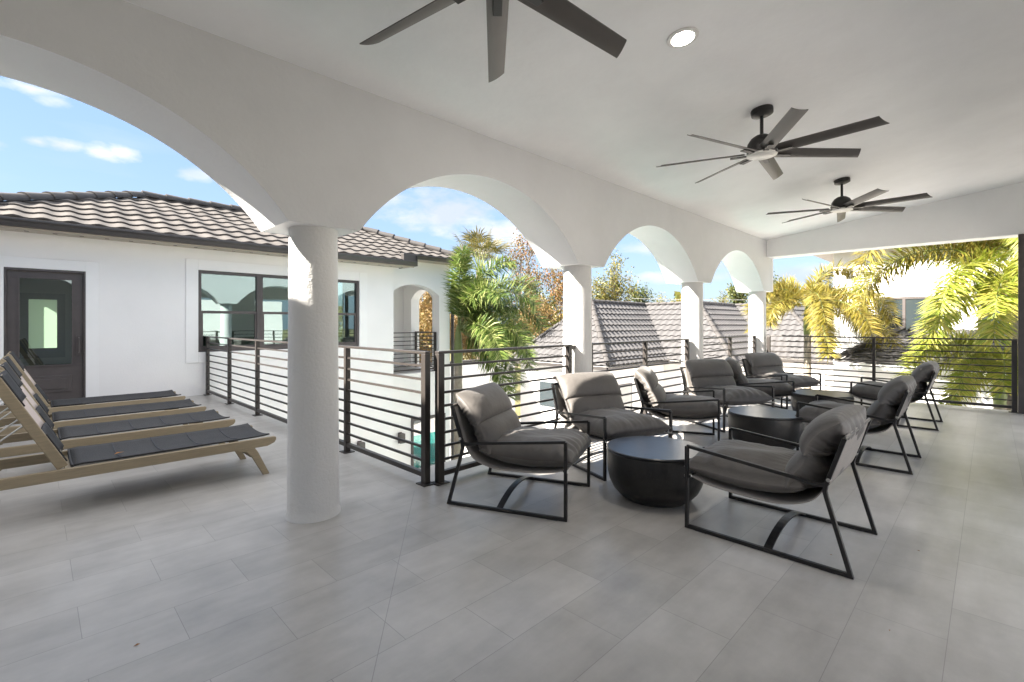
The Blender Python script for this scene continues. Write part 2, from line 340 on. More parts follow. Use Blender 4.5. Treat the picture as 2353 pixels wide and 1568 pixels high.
mb = wall_open(-4.2, 10.02, 0, 3.36, -.72, -.54, [(-3.4, -1.2, 0, 2.3), (1.9, 5.3, 0, 2.3), (6.3, 9.7, 0, 2.3)]); mb.build('rear_wall', white, ter)  # unseen wall, openings added to let light into the terrace
# terrace edge fascia and supporting wall below
mb = MB(); mb.box(2.345, 2.42, 3.61, 10.1, gz, -.03); mb.box(2.345, 10.28, 3.53, 3.595, gz, -.33); mb.build('lower_wall', white, ter)
mb = MB(); mb.box(10.02, 10.14, -.415, -.287, 0, 2.584); mb.build('bronze_post', bronze, ter, bevel=.004)

# ------------------------------------------------------------------ main house behind the camera and the tall wing that shades the deck
mh = thing('main_house', (-6, 4, gz), 'tall white stucco main house closing the head of the terrace', 'house')
mb = MB(); mb.box(-9, -4.2, -.72, 14.0, gz, 5.5); o = mb.build('wall', white, mh); o.location = (6, -4, -gz)
mb = MB(); mb.box(-9.15, -4.05, -.9, 14.1, 5.5, 5.62); o = mb.build('coping', gutm, mh); o.location = (6, -4, -gz)

# ------------------------------------------------------------------ roof tiles
def tiles(o, u, v, width, length, clips, tw=.30, tl=.37, amp=.029, step=.028, ns=6, drop=True):
    """corrugated tile courses: o lower corner, u across, v up the slope; clips = [(point, normal)] keep the side normal points away from"""
    u = Vector(u).normalized(); v = Vector(v).normalized(); n = u.cross(v).normalized(); o = Vector(o)
    if n.z < 0: n = -n
    rows = []; nu = int(width/tw*ns)+1; nc = int(math.ceil(length/tl))
    for c in range(nc):
        for (vv, hh) in ((c*tl, step), (min((c+1)*tl, length), 0)):
            row = []
            for i in range(nu):
                x = i*tw/ns; ph = (i % ns)/ns
                h = amp*(.5+.5*cos(2*pi*ph))**1.3
                jit = .004*sin(i//ns*12.9+c*7.3)
                row.append(o+u*x+v*(vv+(jit if hh else 0))+n*(h+hh+jit))
            rows.append(row)
    mb = MB(); mb.grid(rows)
    if drop: mb.grid([[p-n*.03-(v*0) for p in rows[0]], rows[0]])
    me = bpy.data.meshes.new('t'); me.from_pydata(mb.v, [], mb.f); bm = bmesh.new(); bm.from_mesh(me)
    for (p, nn) in clips:
        bmesh.ops.bisect_plane(bm, geom=bm.verts[:]+bm.edges[:]+bm.faces[:], plane_co=p, plane_no=nn, clear_outer=True)
    bm.to_mesh(me); bm.free(); out = MB(); out.v = [tuple(x.co) for x in me.vertices]; out.f = [tuple(x.vertices) for x in me.polygons]; bpy.data.meshes.remove(me)
    return out
def caps(mb, a, b, r=.10, l=.40, overlap=.05):
    a = Vector(a); b = Vector(b); d = (b-a); n = max(1, int(d.length/l)); d = d/n; up = Vector((0, 0, 1)); s = d.normalized().cross(up).normalized(); w = s.cross(d.normalized()).normalized()
    for i in range(n):
        rows = []
        for t, rr, lift in ((-overlap, r, .012), (1.0, r*.86, -.004)):
            p = a+d*(i+t)
            rows.append([p+s*rr*1.15*cos(q)+w*(rr*.8*sin(q)+lift) for q in [-.45+(pi+.9)*k/10 for k in range(11)]])
        rows2 = [[p-w*.02 for p in rows[0]]]+rows
        mb.grid(rows2)
    return mb

# ------------------------------------------------------------------ white guest wing on the left
gh = thing('guest_house', (0, 0, gz), 'white stucco guest wing with brown tiled roof, bronze door and triple window', 'house')
def gpart(mb, name, mat, parent=gh, **k):
    o = mb.build(name, mat, parent, **k)
    if parent is gh: o.location = (0, 0, -gz)
    return o
WY = 10.12
ops = [(-.31, .58, 0.0, 2.12), (2.10, 5.22, .78, 2.27)]
mb = wall_open(-4.2, 6.10, 0, 2.66, WY, WY+.25, ops); mb.box(-4.2, 6.10, WY, WY+.25, gz, -.0)
mb.box(5.85, 6.10, WY+.25, 10.7, gz, 3.0)
gpart(mb, 'wall', white)
mb = MB()                                               # raised plaster bands round the openings
for (a, b, c, d, t) in ((-.31, .58, 0, 2.12, .16), (2.10, 5.22, .78, 2.27, .19)):
    mb.box(a-t, a, WY-.014, WY, max(.002, c-t), d+t); mb.box(b, b+t, WY-.014, WY, max(.002, c-t), d+t); mb.box(a, b, WY-.014, WY, d, d+t)
    if c > 0: mb.box(a, b, WY-.014, WY, c-t, c)
gpart(mb, 'opening_band', trimw, bevel=.004)
inm = M('interior olive wall paint', (.20, .205, .15), .8); darkin = M('interior dark wall', (.05, .055, .05), .8)
bx0, bx1, bz0, bz1 = -.19, .47, .58, 1.93
mb = wall_open(-4.2, 5.85, gz, 2.66, 14.5, 14.7, [(bx0, bx1, bz0, bz1)]); gpart(mb, 'rear_wall', inm)
mb = MB(); mb.box(-4.2, 5.85, WY+.26, 14.5, 2.6, 2.64); mb.box(1.5, 1.6, WY+.26, 14.49, 0.01, 2.6); gpart(mb, 'interior_partition', darkin)
mb = MB(); mb.box(-4.2, 5.85, WY+.26, 14.5, -.2, 0); gpart(mb, 'interior_floor', M('interior floor', (.16, .15, .13), .5))
f = MB(); w_ = .11
for (p, q, r_, s_) in ((bx0-.02, bx0+w_, bz0-.02, bz1+.02), (bx1-w_, bx1+.02, bz0-.02, bz1+.02), (bx0+w_, bx1-w_, bz1-w_, bz1+.02), (bx0+w_, bx1-w_, bz0-.02, bz0+w_+.08)): f.box(p, q, 14.42, 14.49, r_, s_)
f = gpart(f, 'rear_window', bronze)
bl = bpy.data.materials.new('pale roller blind'); bl.use_nodes = True; n_ = bl.node_tree.nodes; l_ = bl.node_tree.links; tr_ = n_.new('ShaderNodeBsdfTranslucent'); tr_.inputs[0].default_value = (.62, .68, .60, 1); l_.new(tr_.outputs[0], n_['Material Output'].inputs['Surface'])
gpart(MB().box(bx0+w_, bx1-w_, 14.55, 14.553, bz0+w_, bz1-w_), 'blind', bl, f)
# door
door = gpart(MB().box(-.285, .555, WY+.05, WY+.10, .02, .66).box(-.285, .555, WY+.05, WY+.10, 1.98, 2.085).box(-.285, -.155, WY+.05, WY+.10, .66, 1.98).box(.425, .555, WY+.05, WY+.10, .66, 1.98).box(-.31, -.285, WY-.005, WY+.05, 0, 2.12).box(.555, .58, WY-.005, WY+.05, 0, 2.12).box(-.285, .555, WY-.005, WY+.05, 2.085, 2.12), 'door', bronze, bevel=.003)
gpart(MB().add([(-.16, WY+.06, .655), (.43, WY+.06, .655), (.43, WY+.06, 1.985), (-.16, WY+.06, 1.985)], [(0, 1, 2, 3)]), 'door_glass', glass, door)
mb = MB(); x0, x1, z0, z1 = -.17, .44, .645, 1.995
mb.box(x0, x0+.02, WY+.03, WY+.05, z0, z1); mb.box(x1-.02, x1, WY+.03, WY+.05, z0, z1); mb.box(x0+.02, x1-.02, WY+.03, WY+.05, z0, z0+.02); mb.box(x0+.02, x1-.02, WY+.03, WY+.05, z1-.02, z1)
gpart(mb, 'glass_bead', bronze, door)
mb = MB(); x0, x1, z0, z1 = -.15, .42, .24, .5
mb.box(x0, x1, WY+.034, WY+.05, z0, z1); mb.box(x0+.05, x1-.05, WY+.022, WY+.034, z0+.05, z1-.05); gpart(mb, 'door_panel', bronze, door, bevel=.012)
mb = MB(); mb.box(.475, .525, WY+.03, WY+.05, .80, 1.12); mb.tube([(.5, WY+.035, .85), (.5, WY-.03, .85), (.5, WY-.03, 1.07), (.5, WY+.035, 1.07)], .011, 8); gpart(mb, 'handle', bronze, door)
[gpart(MB().box(-.30, -.28, WY-.012, WY-.0055, z, z+.11), 'hinge', bronze, door) for z in (.25, .95, 1.75)]
# triple sash window
w0, w1, zb, zt = 2.10, 5.22, .78, 2.27; ww = (w1-w0)/3
for k in range(3):
    a = w0+k*ww; b = a+ww; f = MB(); zm = zb+.73; fw = .055
    f.box(a, a+fw, WY+.02, WY+.12, zb, zt); f.box(b-fw, b, WY+.02, WY+.12, zb, zt); f.box(a+fw, b-fw, WY+.02, WY+.12, zt-fw, zt); f.box(a+fw, b-fw, WY+.02, WY+.12, zb, zb+fw+.02)
    f.box(a+fw, b-fw, WY+.035, WY+.11, zm-.025, zm+.025)
    f.box(a+fw, a+fw+.03, WY+.04, WY+.1, zb+fw+.02, zm-.025); f.box(b-fw-.03, b-fw, WY+.04, WY+.1, zb+fw+.02, zm-.025); f.box(a+fw+.03, b-fw-.03, WY+.04, WY+.1, zb+fw+.02, zb+fw+.05)
    fr = gpart(f, 'window', bronze, bevel=.004)
    gpart(MB().box(a+fw, b-fw, WY+.075, WY+.08, zm+.025, zt-fw), 'upper_pane', glass, fr)
    gpart(MB().box(a+fw+.03, b-fw-.03, WY+.068, WY+.073, zb+fw+.05, zm-.025), 'lower_pane', glass, fr)
# roof: main slope, hip to the left, hip to the right over the loggia
EV, RY, RZ = 9.60, 12.45, 3.92; EZ = 2.76; sl_ = (RZ-EZ)/(RY-EV)
vdir = Vector((0, RY-EV, RZ-EZ)); LEN = vdir.length; PX0, PX1 = 1.6, 6.5
clipL = ((PX0, RY, 0), Vector((-1, 1, 0))); clipR = ((PX1, RY, 0), Vector((1, 1, 0)))
mb = tiles((-2.0, EV, EZ), (1, 0, 0), vdir, 13, LEN, [clipL, clipR, ((6.42, 0, 0), Vector((1, 0, 0)))])
t2 = tiles((-2.0, EV, EZ), (1, 0, 0), vdir, 13, LEN, [clipR, ((6.42, 0, 0), Vector((-1, 0, 0))), ((0, 10.28, 0), Vector((0, -1, 0)))])
mb.add(t2.v, t2.f); gpart(mb, 'roof', tilem, smooth=35)
roofo = gh.children[-1]
mb = MB(); e = .045
caps(mb, (PX0-2.85, RY-2.85, EZ+e), (PX0, RY, RZ+e), r=.11); caps(mb, (PX0, RY, RZ+e), (PX1, RY, RZ+e), r=.11); caps(mb, (PX1+2.15, RY-2.15, RZ-2.15*sl_+e), (PX1, RY, RZ+e), r=.11)
o = mb.build('ridge_cap', ridgem, roofo, smooth=40)
mb = MB()                                               # hidden slopes keep the roof solid
mb.add([(PX0-2.8, EV, EZ-.01), (PX0, RY, RZ), (PX0-2.8, 15.3, EZ)], [(0, 1, 2)]); mb.add([(PX1+2.15, RY-2.15, 3.04), (PX1, RY, RZ), (PX1+2.4, 15.2, EZ)], [(0, 1, 2)])
mb.add([(PX0, RY, RZ), (PX1, RY, RZ), (PX1+2.4, 15.3, EZ), (PX0-2.8, 15.3, EZ)], [(0, 1, 2, 3)]); o = mb.build('rear_slope', tilem, roofo)
def gutter(mb, x0, x1, y, z):                           # K-style profile
    pr = [(y+.10, z), (y-.02, z), (y-.025, z-.03), (y-.005, z-.06), (y+.01, z-.115), (y+.10, z-.115)]
    mb.prism(pr, (x0, 0, 0), (0, 1, 0), (0, 0, 1), (x1-x0, 0, 0))
mb = MB(); gutter(mb, -2.0, 6.36, EV-.09, EZ-.0); gpart(mb, 'gutter', gutm, bevel=.006)
mb = MB(); gutter(mb, 6.30, 8.47, 10.20, 3.045); gpart(mb, 'gutter', gutm, bevel=.006)
mb = MB(); mb.box(6.02, 6.38, EV-.06, EV+.06, EZ+.005, EZ+.155); mb.box(6.34, 6.40, EV-.06, 10.28, EZ-.11, EZ+.14); gpart(mb, 'eave_flashing', gutm, bevel=.004)
mb = MB(); mb.box(-2, 6.34, EV, EV+.03, 2.62, EZ+.0); mb.box(-2, 6.36, EV+.03, WY, 2.648, 2.665); gpart(mb, 'soffit', M('tan soffit', (.42, .37, .31), .6))
for k in range(28): gpart(MB().box(-1.9+k*.3, -1.9+k*.3+.05, EV+.33, EV+.36, 2.642, 2.6475), 'soffit_vent', gutm)
mb = MB(); mb.box(6.4, 8.42, 10.31, 10.68, 2.93, 2.95); gpart(mb, 'soffit', M('tan soffit', (.42, .37, .31), .6))
# loggia
LY = 10.68
def arch_wall_x(x0, x1, y0, y1, z0, z1, a, b, zs, rise, zfloor):
    mb = MB(); h = (b-a)/2; c = (a+b)/2; Rr = (h*h+rise*rise)/(2*rise); xs = [(a+(b-a)*k/24) for k in range(25)]
    zz = [zs+sqrt(max(0, Rr*Rr-(x-c)**2))-(Rr-rise) for x in xs]
    mb.grid([[(x, y0, z1) for x in xs], [(x, y0, z) for x, z in zip(xs, zz)], [(x, y1, z) for x, z in zip(xs, zz)], [(x, y1, z1) for x in xs]])
    mb.box(x0, a, y0, y1, z0, z1); mb.box(b, x1, y0, y1, z0, z1); mb.box(a, b, y0, y1, z0, zfloor)
    return mb
mb = arch_wall_x(6.10, 8.22, LY, LY+.28, gz, 2.95, 6.33, 7.86, 2.05, .28, -.002)
e_ = arch_wall_x(10.96+.0, 12.8, -8.22, -7.94, gz, 2.95, 11.12, 12.18, 2.0, .28, -.002)
mb.add([(-y, x, z) for x, y, z in e_.v], e_.f); mb.box(6.1, 7.94, 12.6, 12.8, gz, 2.95); mb.box(6.1, 6.2, LY+.28, 12.6, gz, 2.95)
gpart(mb, 'loggia_wall', white, smooth=25)
mb = MB(); mb.box(6.2, 7.94, LY+.28, 12.6, -.2, 0.0); gpart(mb, 'loggia_floor', M('grey loggia floor', (.35, .34, .33), .5, var=.1))
mb = MB(); mb.box(6.2, 7.94, LY+.28, 12.6, 2.45, 2.55); gpart(mb, 'loggia_ceiling', ceilm)
mb = MB(); mb.tube([(8.30, 10.28, 2.95), (8.30, 10.28, 2.80), (8.285, 10.62, 2.55), (8.285, 10.64, 2.3), (8.285, 10.64, gz)], .045, 10); gpart(mb, 'downspout', gutm, smooth=50)
# lower storey door and lamp recesses
mb = MB(); a, b, c, d = 6.95, 8.05, gz+.02, -1.17
mb.box(a, a+.07, LY-.03, LY-.004, c, d); mb.box(b-.07, b, LY-.03, LY-.004, c, d); mb.box(a+.07, b-.07, LY-.03, LY-.004, d-.08, d); mb.box(a+.07, b-.07, LY-.03, LY-.004, c, c+.1)
f = gpart(mb, 'patio_door', bronze); gpart(MB().box(a+.07, b-.07, LY-.02, LY-.01, c+.1, d-.08), 'door_pane', M('patio door glass', (.03, .05, .05), .02, ior=3.2), f)
mb = MB(); mb.box(4.35, 5.0, WY-.03, WY-.002, gz+.02, -1.27); f = gpart(mb, 'patio_door', bronze); gpart(MB().box(4.42, 4.93, WY-.036, WY-.031, gz+.1, -1.35), 'door_pane', glass2, f)

def sconce(x, y, z, label):
    t = thing('wall_lamp', (x, y, z), label, 'lamp', 'lamps on the guest wing lower wall')
    MB().box(-.05, .05, -.02, 0, -.14, .14).build('backplate', bronze, t, bevel=.003)
    MB().box(-.07, .07, -.15, -.021, -.12, .12).build('shade', bronze, t, bevel=.004)
    MB().box(-.05, .05, -.13, -.04, -.128, -.121).build('lens', fanlight, t)
sconce(6.62, LY, -1.62, 'bronze box wall lamp beside the glass patio door of the guest wing')
sconce(5.22, WY, -1.50, 'bronze box wall lamp beside the brown lower door of the guest wing')

# ------------------------------------------------------------------ railings
def railing(name, p0, p1, nposts, label, ends=(True, True), extra=None, zt=1.07, nb=8, parentless=True):
    p0 = Vector(p0); p1 = Vector(p1); d = (p1-p0).normalized(); ln = (p1-p0).length
    t = thing(name, p0, label, 'railing', 'metal bar railings'); ang = math.atan2(d.y, d.x); t.rotation_euler = (0, 0, ang)
    mb = MB(); mb.box(-.03, ln+.03, -.025, .025, zt-.022, zt); mb.build('top_rail', railm, t, bevel=.003)
    z0 = .075; mb = MB(); mb.box(.025, ln-.025, -.02, .02, z0-.02, z0+.02); mb.build('bottom_rail', railm, t, bevel=.003)
    for k in range(nb):
        z = z0+(zt-.011-z0)*(k+1)/(nb+1)
        MB().box(.02, ln-.02, -.009, .009, z-.0095, z+.0095).build('bar', railm, t)
    for k in range(nposts):
        x = ln*k/(nposts-1); e = k in (0, nposts-1); wd = .030 if e else .022
        ps = MB().box(x-wd, x+wd, -.026, .026, .008, zt-.0225).build('post', railm, t, bevel=.003)
        MB().box(x-.06, x+.06, -.055, .055, .0, .008).build('base_plate', railm, ps)
    return t
railing('metal_railing', (2.235, 10.06, 0), (2.235, 3.22, 0), 6, 'long bronze bar railing running from the guest wing window to the corner')
railing('metal_railing', (2.33, 3.16, 0), (4.06, 3.2, 0), 2, 'bronze bar railing from the corner post to the second round column')
MB().box(1.73, 1.83, -.02, .02, 1.02, 1.06).build('wall_bracket', railm, C.objects['metal_railing.001'])
railing('metal_railing', (4.50, 3.24, 0), (6.98, 3.24, 0), 3, 'bronze bar railing between the second and third round columns, behind the middle chairs')
railing('metal_railing', (7.43, 3.24, 0), (9.90, 3.24, 0), 3, 'bronze bar railing under the smallest arch at the far end of the arcade')
railing('metal_railing', (10.12, 3.05, 0), (10.12, -.25, 0), 3, 'dark bar railing across the open far end in front of the golden palms', nb=9)
railing('metal_railing', (6.36, LY+.14, 0), (7.82, LY+.14, 0), 2, 'small black railing in the front arch of the guest wing loggia')
railing('metal_railing', (8.08, 12.14, 0), (8.08, 11.16, 0), 2, 'small black railing in the side arch of the guest wing loggia')

# ------------------------------------------------------------------ ceiling fans and downlight
def make_fan(x, y, label, off):
    zc = ceil_z(y); t = thing('ceiling_fan', (x, y, zc), label, 'ceiling fan', 'black ceiling fans in a row')
    mb = MB(); mb.lathe([(.085, 0), (.088, -.01), (.085, -.045), (.05, -.06)], 32)
    cnp = mb.build('canopy', fanm, t, smooth=35); cnp.rotation_euler = (-math.atan(.124), 0, 0)
    MB().tube([(0, 0, -.03), (0, 0, -.24)], .014, 12).build('downrod', fanm, t, smooth=50)
    MB().lathe([(.02, -.215), (.05, -.225), (.085, -.25), (.11, -.29), (.118, -.34), (.115, -.375)], 40).build('motor_housing', fanm, t, smooth=50)
    MB().lathe([(.10, -.3755), (.122, -.385), (.118, -.395), (.09, -.405), (.03, -.409)], 40).build('light_kit', fanlight, t, smooth=40)
    for k in range(7):
        mb = MB(); a0, a1 = .13, .845; rows = []
        for i in range(9):
            r = a0+(a1-a0)*i/8; wd = .052-.006*i/8; row = []
            for j in range(7):
                q = -1+2*j/6; row.append((r+(.02*q if i == 8 else 0), q*wd, -.372-.019*q+.007*(q*q-.5)))
            rows.append(row)
        mb.grid(rows); mb.grid([[(x_, y_, z_+.006) for x_, y_, z_ in rw] for rw in rows])
        n = 7
        top = len(rows)*n
        for i in range(8): mb.f.append((i*n, i*n+n, top+i*n+n, top+i*n)); mb.f.append((i*n+6, i*n+n+6, top+i*n+n+6, top+i*n+6))
        for j in range(6): mb.f.append((8*n+j, 8*n+j+1, top+8*n+j+1, top+8*n+j))
        b = mb.build('blade', fanblade, t, smooth=35); b.rotation_euler = (0, 0, R(off+k*360/7))
        MB().box(.09, .245, -.022, .022, -.392, -.384).build('bracket', fanm, b, bevel=.003)
    return t
make_fan(1.36, 1.44, 'black ceiling fan cut off by the top edge of the photo', -4)
make_fan(4.39, 1.378, 'black seven-blade ceiling fan hanging in the middle of the row of three', 7.5)
make_fan(7.25, 1.331, 'black seven-blade ceiling fan farthest away, smallest of the three', 11)
t = thing('recessed_light', (2.926, 1.387, ceil_z(1.387)), 'round recessed downlight glowing in the white ceiling', 'downlight')
t.rotation_euler = (-math.atan(.124), 0, 0)
MB().lathe([(.098, -.001), (.096, -.008), (.070, -.010)], 40).build('trim_ring', whitefix, t, smooth=40)
em = bpy.data.materials.new('lit lens'); em.use_nodes = True; p = em.node_tree.nodes['Principled BSDF']; p.inputs['Emission Color'].default_value = (1, .93, .82, 1); p.inputs['Emission Strength'].default_value = 9
MB().lathe([(.069, -.0105), (.04, -.0125), (.005, -.013)], 40).build('lens', em, t, smooth=60)

dl = bpy.data.lights.new('downlight', 'AREA'); dl.shape = 'DISK'; dl.size = .15; dl.energy = 2; dl.color = (1, .92, .82); dlo = bpy.data.objects.new('downlight_lamp', dl); C.objects.link(dlo); dlo.parent = t; dlo.location = (0, 0, -.016)
# ------------------------------------------------------------------ lounge chairs
def spline(pts, n):
    out = []; P = [pts[0]]+list(pts)+[pts[-1]]
    for i in range(1, len(P)-2):
        for k in range(n):
            t = k/n; a, b, c, d = P[i-1], P[i], P[i+1], P[i+2]
            out.append(tuple(.5*(2*b[q]+(c[q]-a[q])*t+(2*a[q]-5*b[q]+4*c[q]-d[q])*t*t+(3*b[q]-a[q]-3*c[q]+d[q])*t**3) for q in range(len(b))))
    out.append(tuple(pts[-1])); return out
def cushion(spine, halfw, thick, pinch=None, seed=0, nu=52, wr=.010, bf=.62):
    """pillow swept along a side-profile spine [(f,z)], f forward; w across; pillow pinched at pinch fractions"""
    rnd = random.Random(seed); sp = spline(spine, 12); n = len(sp); mb = MB(); top = []; bot = []
    ph = [rnd.uniform(0, 6.28) for _ in range(12)]; fr = [rnd.uniform(9, 26) for _ in range(12)]
    for i, (f, z) in enumerate(sp):
        v = i/(n-1); V = 2*v-1
        a = sp[max(0, i-1)]; b = sp[min(n-1, i+1)]; tx, tz = b[0]-a[0], b[1]-a[1]; l = sqrt(tx*tx+tz*tz); nx, nz_ = -tz/l, tx/l
        rt, rb = [], []
        for j in range(nu+1):
            U = -1+2*j/nu
            e = (max(0, 1-abs(V)**2.6))**.52*(max(0, 1-abs(U)**3.4))**.5
            pf = 1.0
            if pinch:
                for (pc, pw, pd) in pinch: pf *= 1-pd*math.exp(-((v-pc)/pw)**2)*(1-.35*abs(U)**3)
            # fabric gathers near the hems: ripples normal to each edge
            ed = math.exp(-(1-abs(V))*3.2); es = math.exp(-(1-abs(U))*3.6)
            rip = wr*(ed*(sin(U*fr[0]+ph[0])+.6*sin(U*fr[1]*1.7+ph[1]))+es*(sin(V*fr[2]+ph[2])+.6*sin(V*fr[3]*1.6+ph[3])))*min(1, e*2)
            rip += wr*.9*sin(U*3.1+V*2.3+ph[4])*e+wr*.7*sin(U*6-V*5+ph[5])*e
            if pinch:
                for (pc, pw, pd) in pinch: rip += wr*.9*math.exp(-abs(v-pc)/.12)*sin(U*fr[6]+ph[6])*e
            hw = halfw*(1-.030*(1-abs(V)**2))*(1-.05*(abs(V) < .999)*(0))
            # corner ears: sides draw in mid-length, corners reach out
            x = U*hw*(1+.02*abs(V)**4)
            ht = thick*e*pf+rip; hb = thick*bf*e*pf
            rt.append((f+nx*ht, x, z+nz_*ht)); rb.append((f-nx*hb, x, z-nz_*hb))
        top.append(rt); bot.append(rb)
    mb.grid(top); mb.grid(bot)
    N_ = nu+1; off = n*N_
    for i in range(n-1):
        mb.f.append((i*N_, (i+1)*N_, off+(i+1)*N_, off+i*N_)); mb.f.append((i*N_+nu, (i+1)*N_+nu, off+(i+1)*N_+nu, off+i*N_+nu))
    for j in range(nu):
        mb.f.append((j, j+1, off+j+1, off+j)); mb.f.append(((n-1)*N_+j, (n-1)*N_+j+1, off+(n-1)*N_+j+1, off+(n-1)*N_+j))
    return mb
HW = .36
def make_chair(seed):
    t = thing('lounge_chair', (0, 0, 0), '', 'armchair', 'black framed lounge chairs with taupe cushions')
    for s in (-1, 1):
        y = s*HW
        mb = MB(); prof = [(-.335, .462), (-.31, .445), (-.28, .440), (-.235, .446), (-.19, .455), (.43, .517), (.43, .012), (-.43, .012), (-.325, .385), (-.318, .415), (-.322, .445), (-.405, .705)]
        mb.path([(f, y, z) for f, z in prof[:6]], .022, .020, (0, 1, 0)); mb.path([(f, y, z) for f, z in prof[5:]], .024, .022, (0, 1, 0))
        fr = mb.build('side_frame', blackm, t, bevel=.003)
        for f in (.34, -.33): MB().box(f-.035, f+.035, y-.011, y+.011, 0, .004).build('foot_pad', blackm, fr)
        MB().tube([(.415, y-s*.03, .325), (.445, y+s*.002, .325)], .010, 10).build('bolt', steel, fr)
        MB().tube([(-.335, y-s*.02, .478), (-.335, y+s*.014, .478)], .010, 10).build('bolt', steel, fr)
    mb = MB(); ys = [-HW+2*HW*k/14 for k in range(15)]
    mb.path([(-.04, y, .016+.075*(1-(y/HW)**2)) for y in ys], .045, .010, (1, 0, 0)); mb.build('stretcher', blackm, t, bevel=.002)
    MB().tube([(.42, -HW, .325), (.42, HW, .325)], .009, 8).build('cross_tube', blackm, t, smooth=50); MB().tube([(-.402, -HW, .70), (-.402, HW, .70)], .009, 8).build('cross_tube', blackm, t, smooth=50)
    prof = spline([(.428, .328), (.30, .295), (.08, .280), (-.10, .286), (-.24, .335), (-.31, .42), (-.35, .52), (-.405, .715)], 8)
    W = HW-.022; top = [[(f, W*q/6, z) for q in range(-6, 7)] for f, z in prof]
    mb = MB(); mb.grid(top); o = mb.build('sling', sling, t, smooth=60); so_ = o.modifiers.new('thick', 'SOLIDIFY'); so_.thickness = .006; so_.offset = 0
    cushion([(-.21, .40), (-.05, .372), (.15, .362), (.33, .372), (.465, .375)], HW-.032, .128, seed=seed, wr=.008, bf=.68).build('seat_cushion', cush, t, smooth=180)
    rnd = random.Random(seed*7+1); d1, d2 = rnd.uniform(-.012, .012), rnd.uniform(-.012, .012)
    lo = cushion([(-.125, .375), (-.155, .45), (-.195+d1, .52), (-.235, .588)], HW-.030, .138, seed=seed+50, wr=.009, bf=.55)
    up = cushion([(-.215, .575), (-.24+d2, .635), (-.295+d2, .71), (-.385, .785+d1*.5)], HW-.022, .132, seed=seed+90, wr=.010, bf=.60)
    lo.add(up.v, up.f); lo.build('back_cushion', cush, t, smooth=180)
    return t
ch = make_chair(3)
def az_(fx, fy): return math.atan2(fy, fx)
spots = [
    (2.61, 2.50, -66, 'taupe cushioned lounge chair nearest the railing corner, left of the nearest drum table'),
    (3.80, 2.53, -109, 'taupe lounge chair behind the nearest drum table with a column shadow on its sunlit back'),
    (5.07, 2.50, -64, 'taupe lounge chair seen side-on against the railing, left of the middle drum table'),
    (6.33, 2.44, -119, 'taupe lounge chair facing out behind the middle drum table, sun on its left edge'),
    (7.37, 2.42, -63, 'taupe lounge chair turned sideways between the third and fourth columns, left of the farthest table'),
    (8.56, 2.42, -114, 'taupe lounge chair in the far corner beside the last column'),
    (3.29, .93, 90, 'large taupe lounge chair closest to the camera, seen from behind its grey sling'),
    (5.68, .91, 90, 'taupe lounge chair seen from behind, right of the middle drum table'),
    (8.07, .88, 90, 'taupe lounge chair seen from behind, farthest right, near the palm side railing')]
for i, (x, y, a, lab) in enumerate(spots):
    o = ch if i == 0 else make_chair(3+i*4)
    o.location = (x, y, 0); o.rotation_euler = (0, 0, R(a)); o['label'] = lab

# ------------------------------------------------------------------ drum tables
def make_table():
    t = thing('drum_table', (0, 0, 0), '', 'table', 'round black drum tables')
    pr = [(.19, 0), (.225, .004), (.265, .03), (.305, .075), (.332, .13), (.346, .19), (.352, .26), (.354, .335), (.352, .352), (.345, .358)]
    MB().lathe(pr, 72).build('body', tablem, t, smooth=40)
    MB().lathe([(.347, .3583), (.352, .362), (.352, .370), (.347, .374), (.02, .374)], 72).build('tabletop', tabletop, t, smooth=30)
    return t
tb = make_table()
for i, (x, y, lab) in enumerate([(3.28, 1.77, 'black drum table nearest the camera with a blue sheen on its top'), (5.39, 1.66, 'black drum table in the middle of the row of three'), (7.38, 1.58, 'black drum table farthest along the terrace')]):
    o = tb if i == 0 else copy_tree(tb)
    o.location = (x, y, 0); o['label'] = lab; o.rotation_euler = (0, 0, i*1.3)

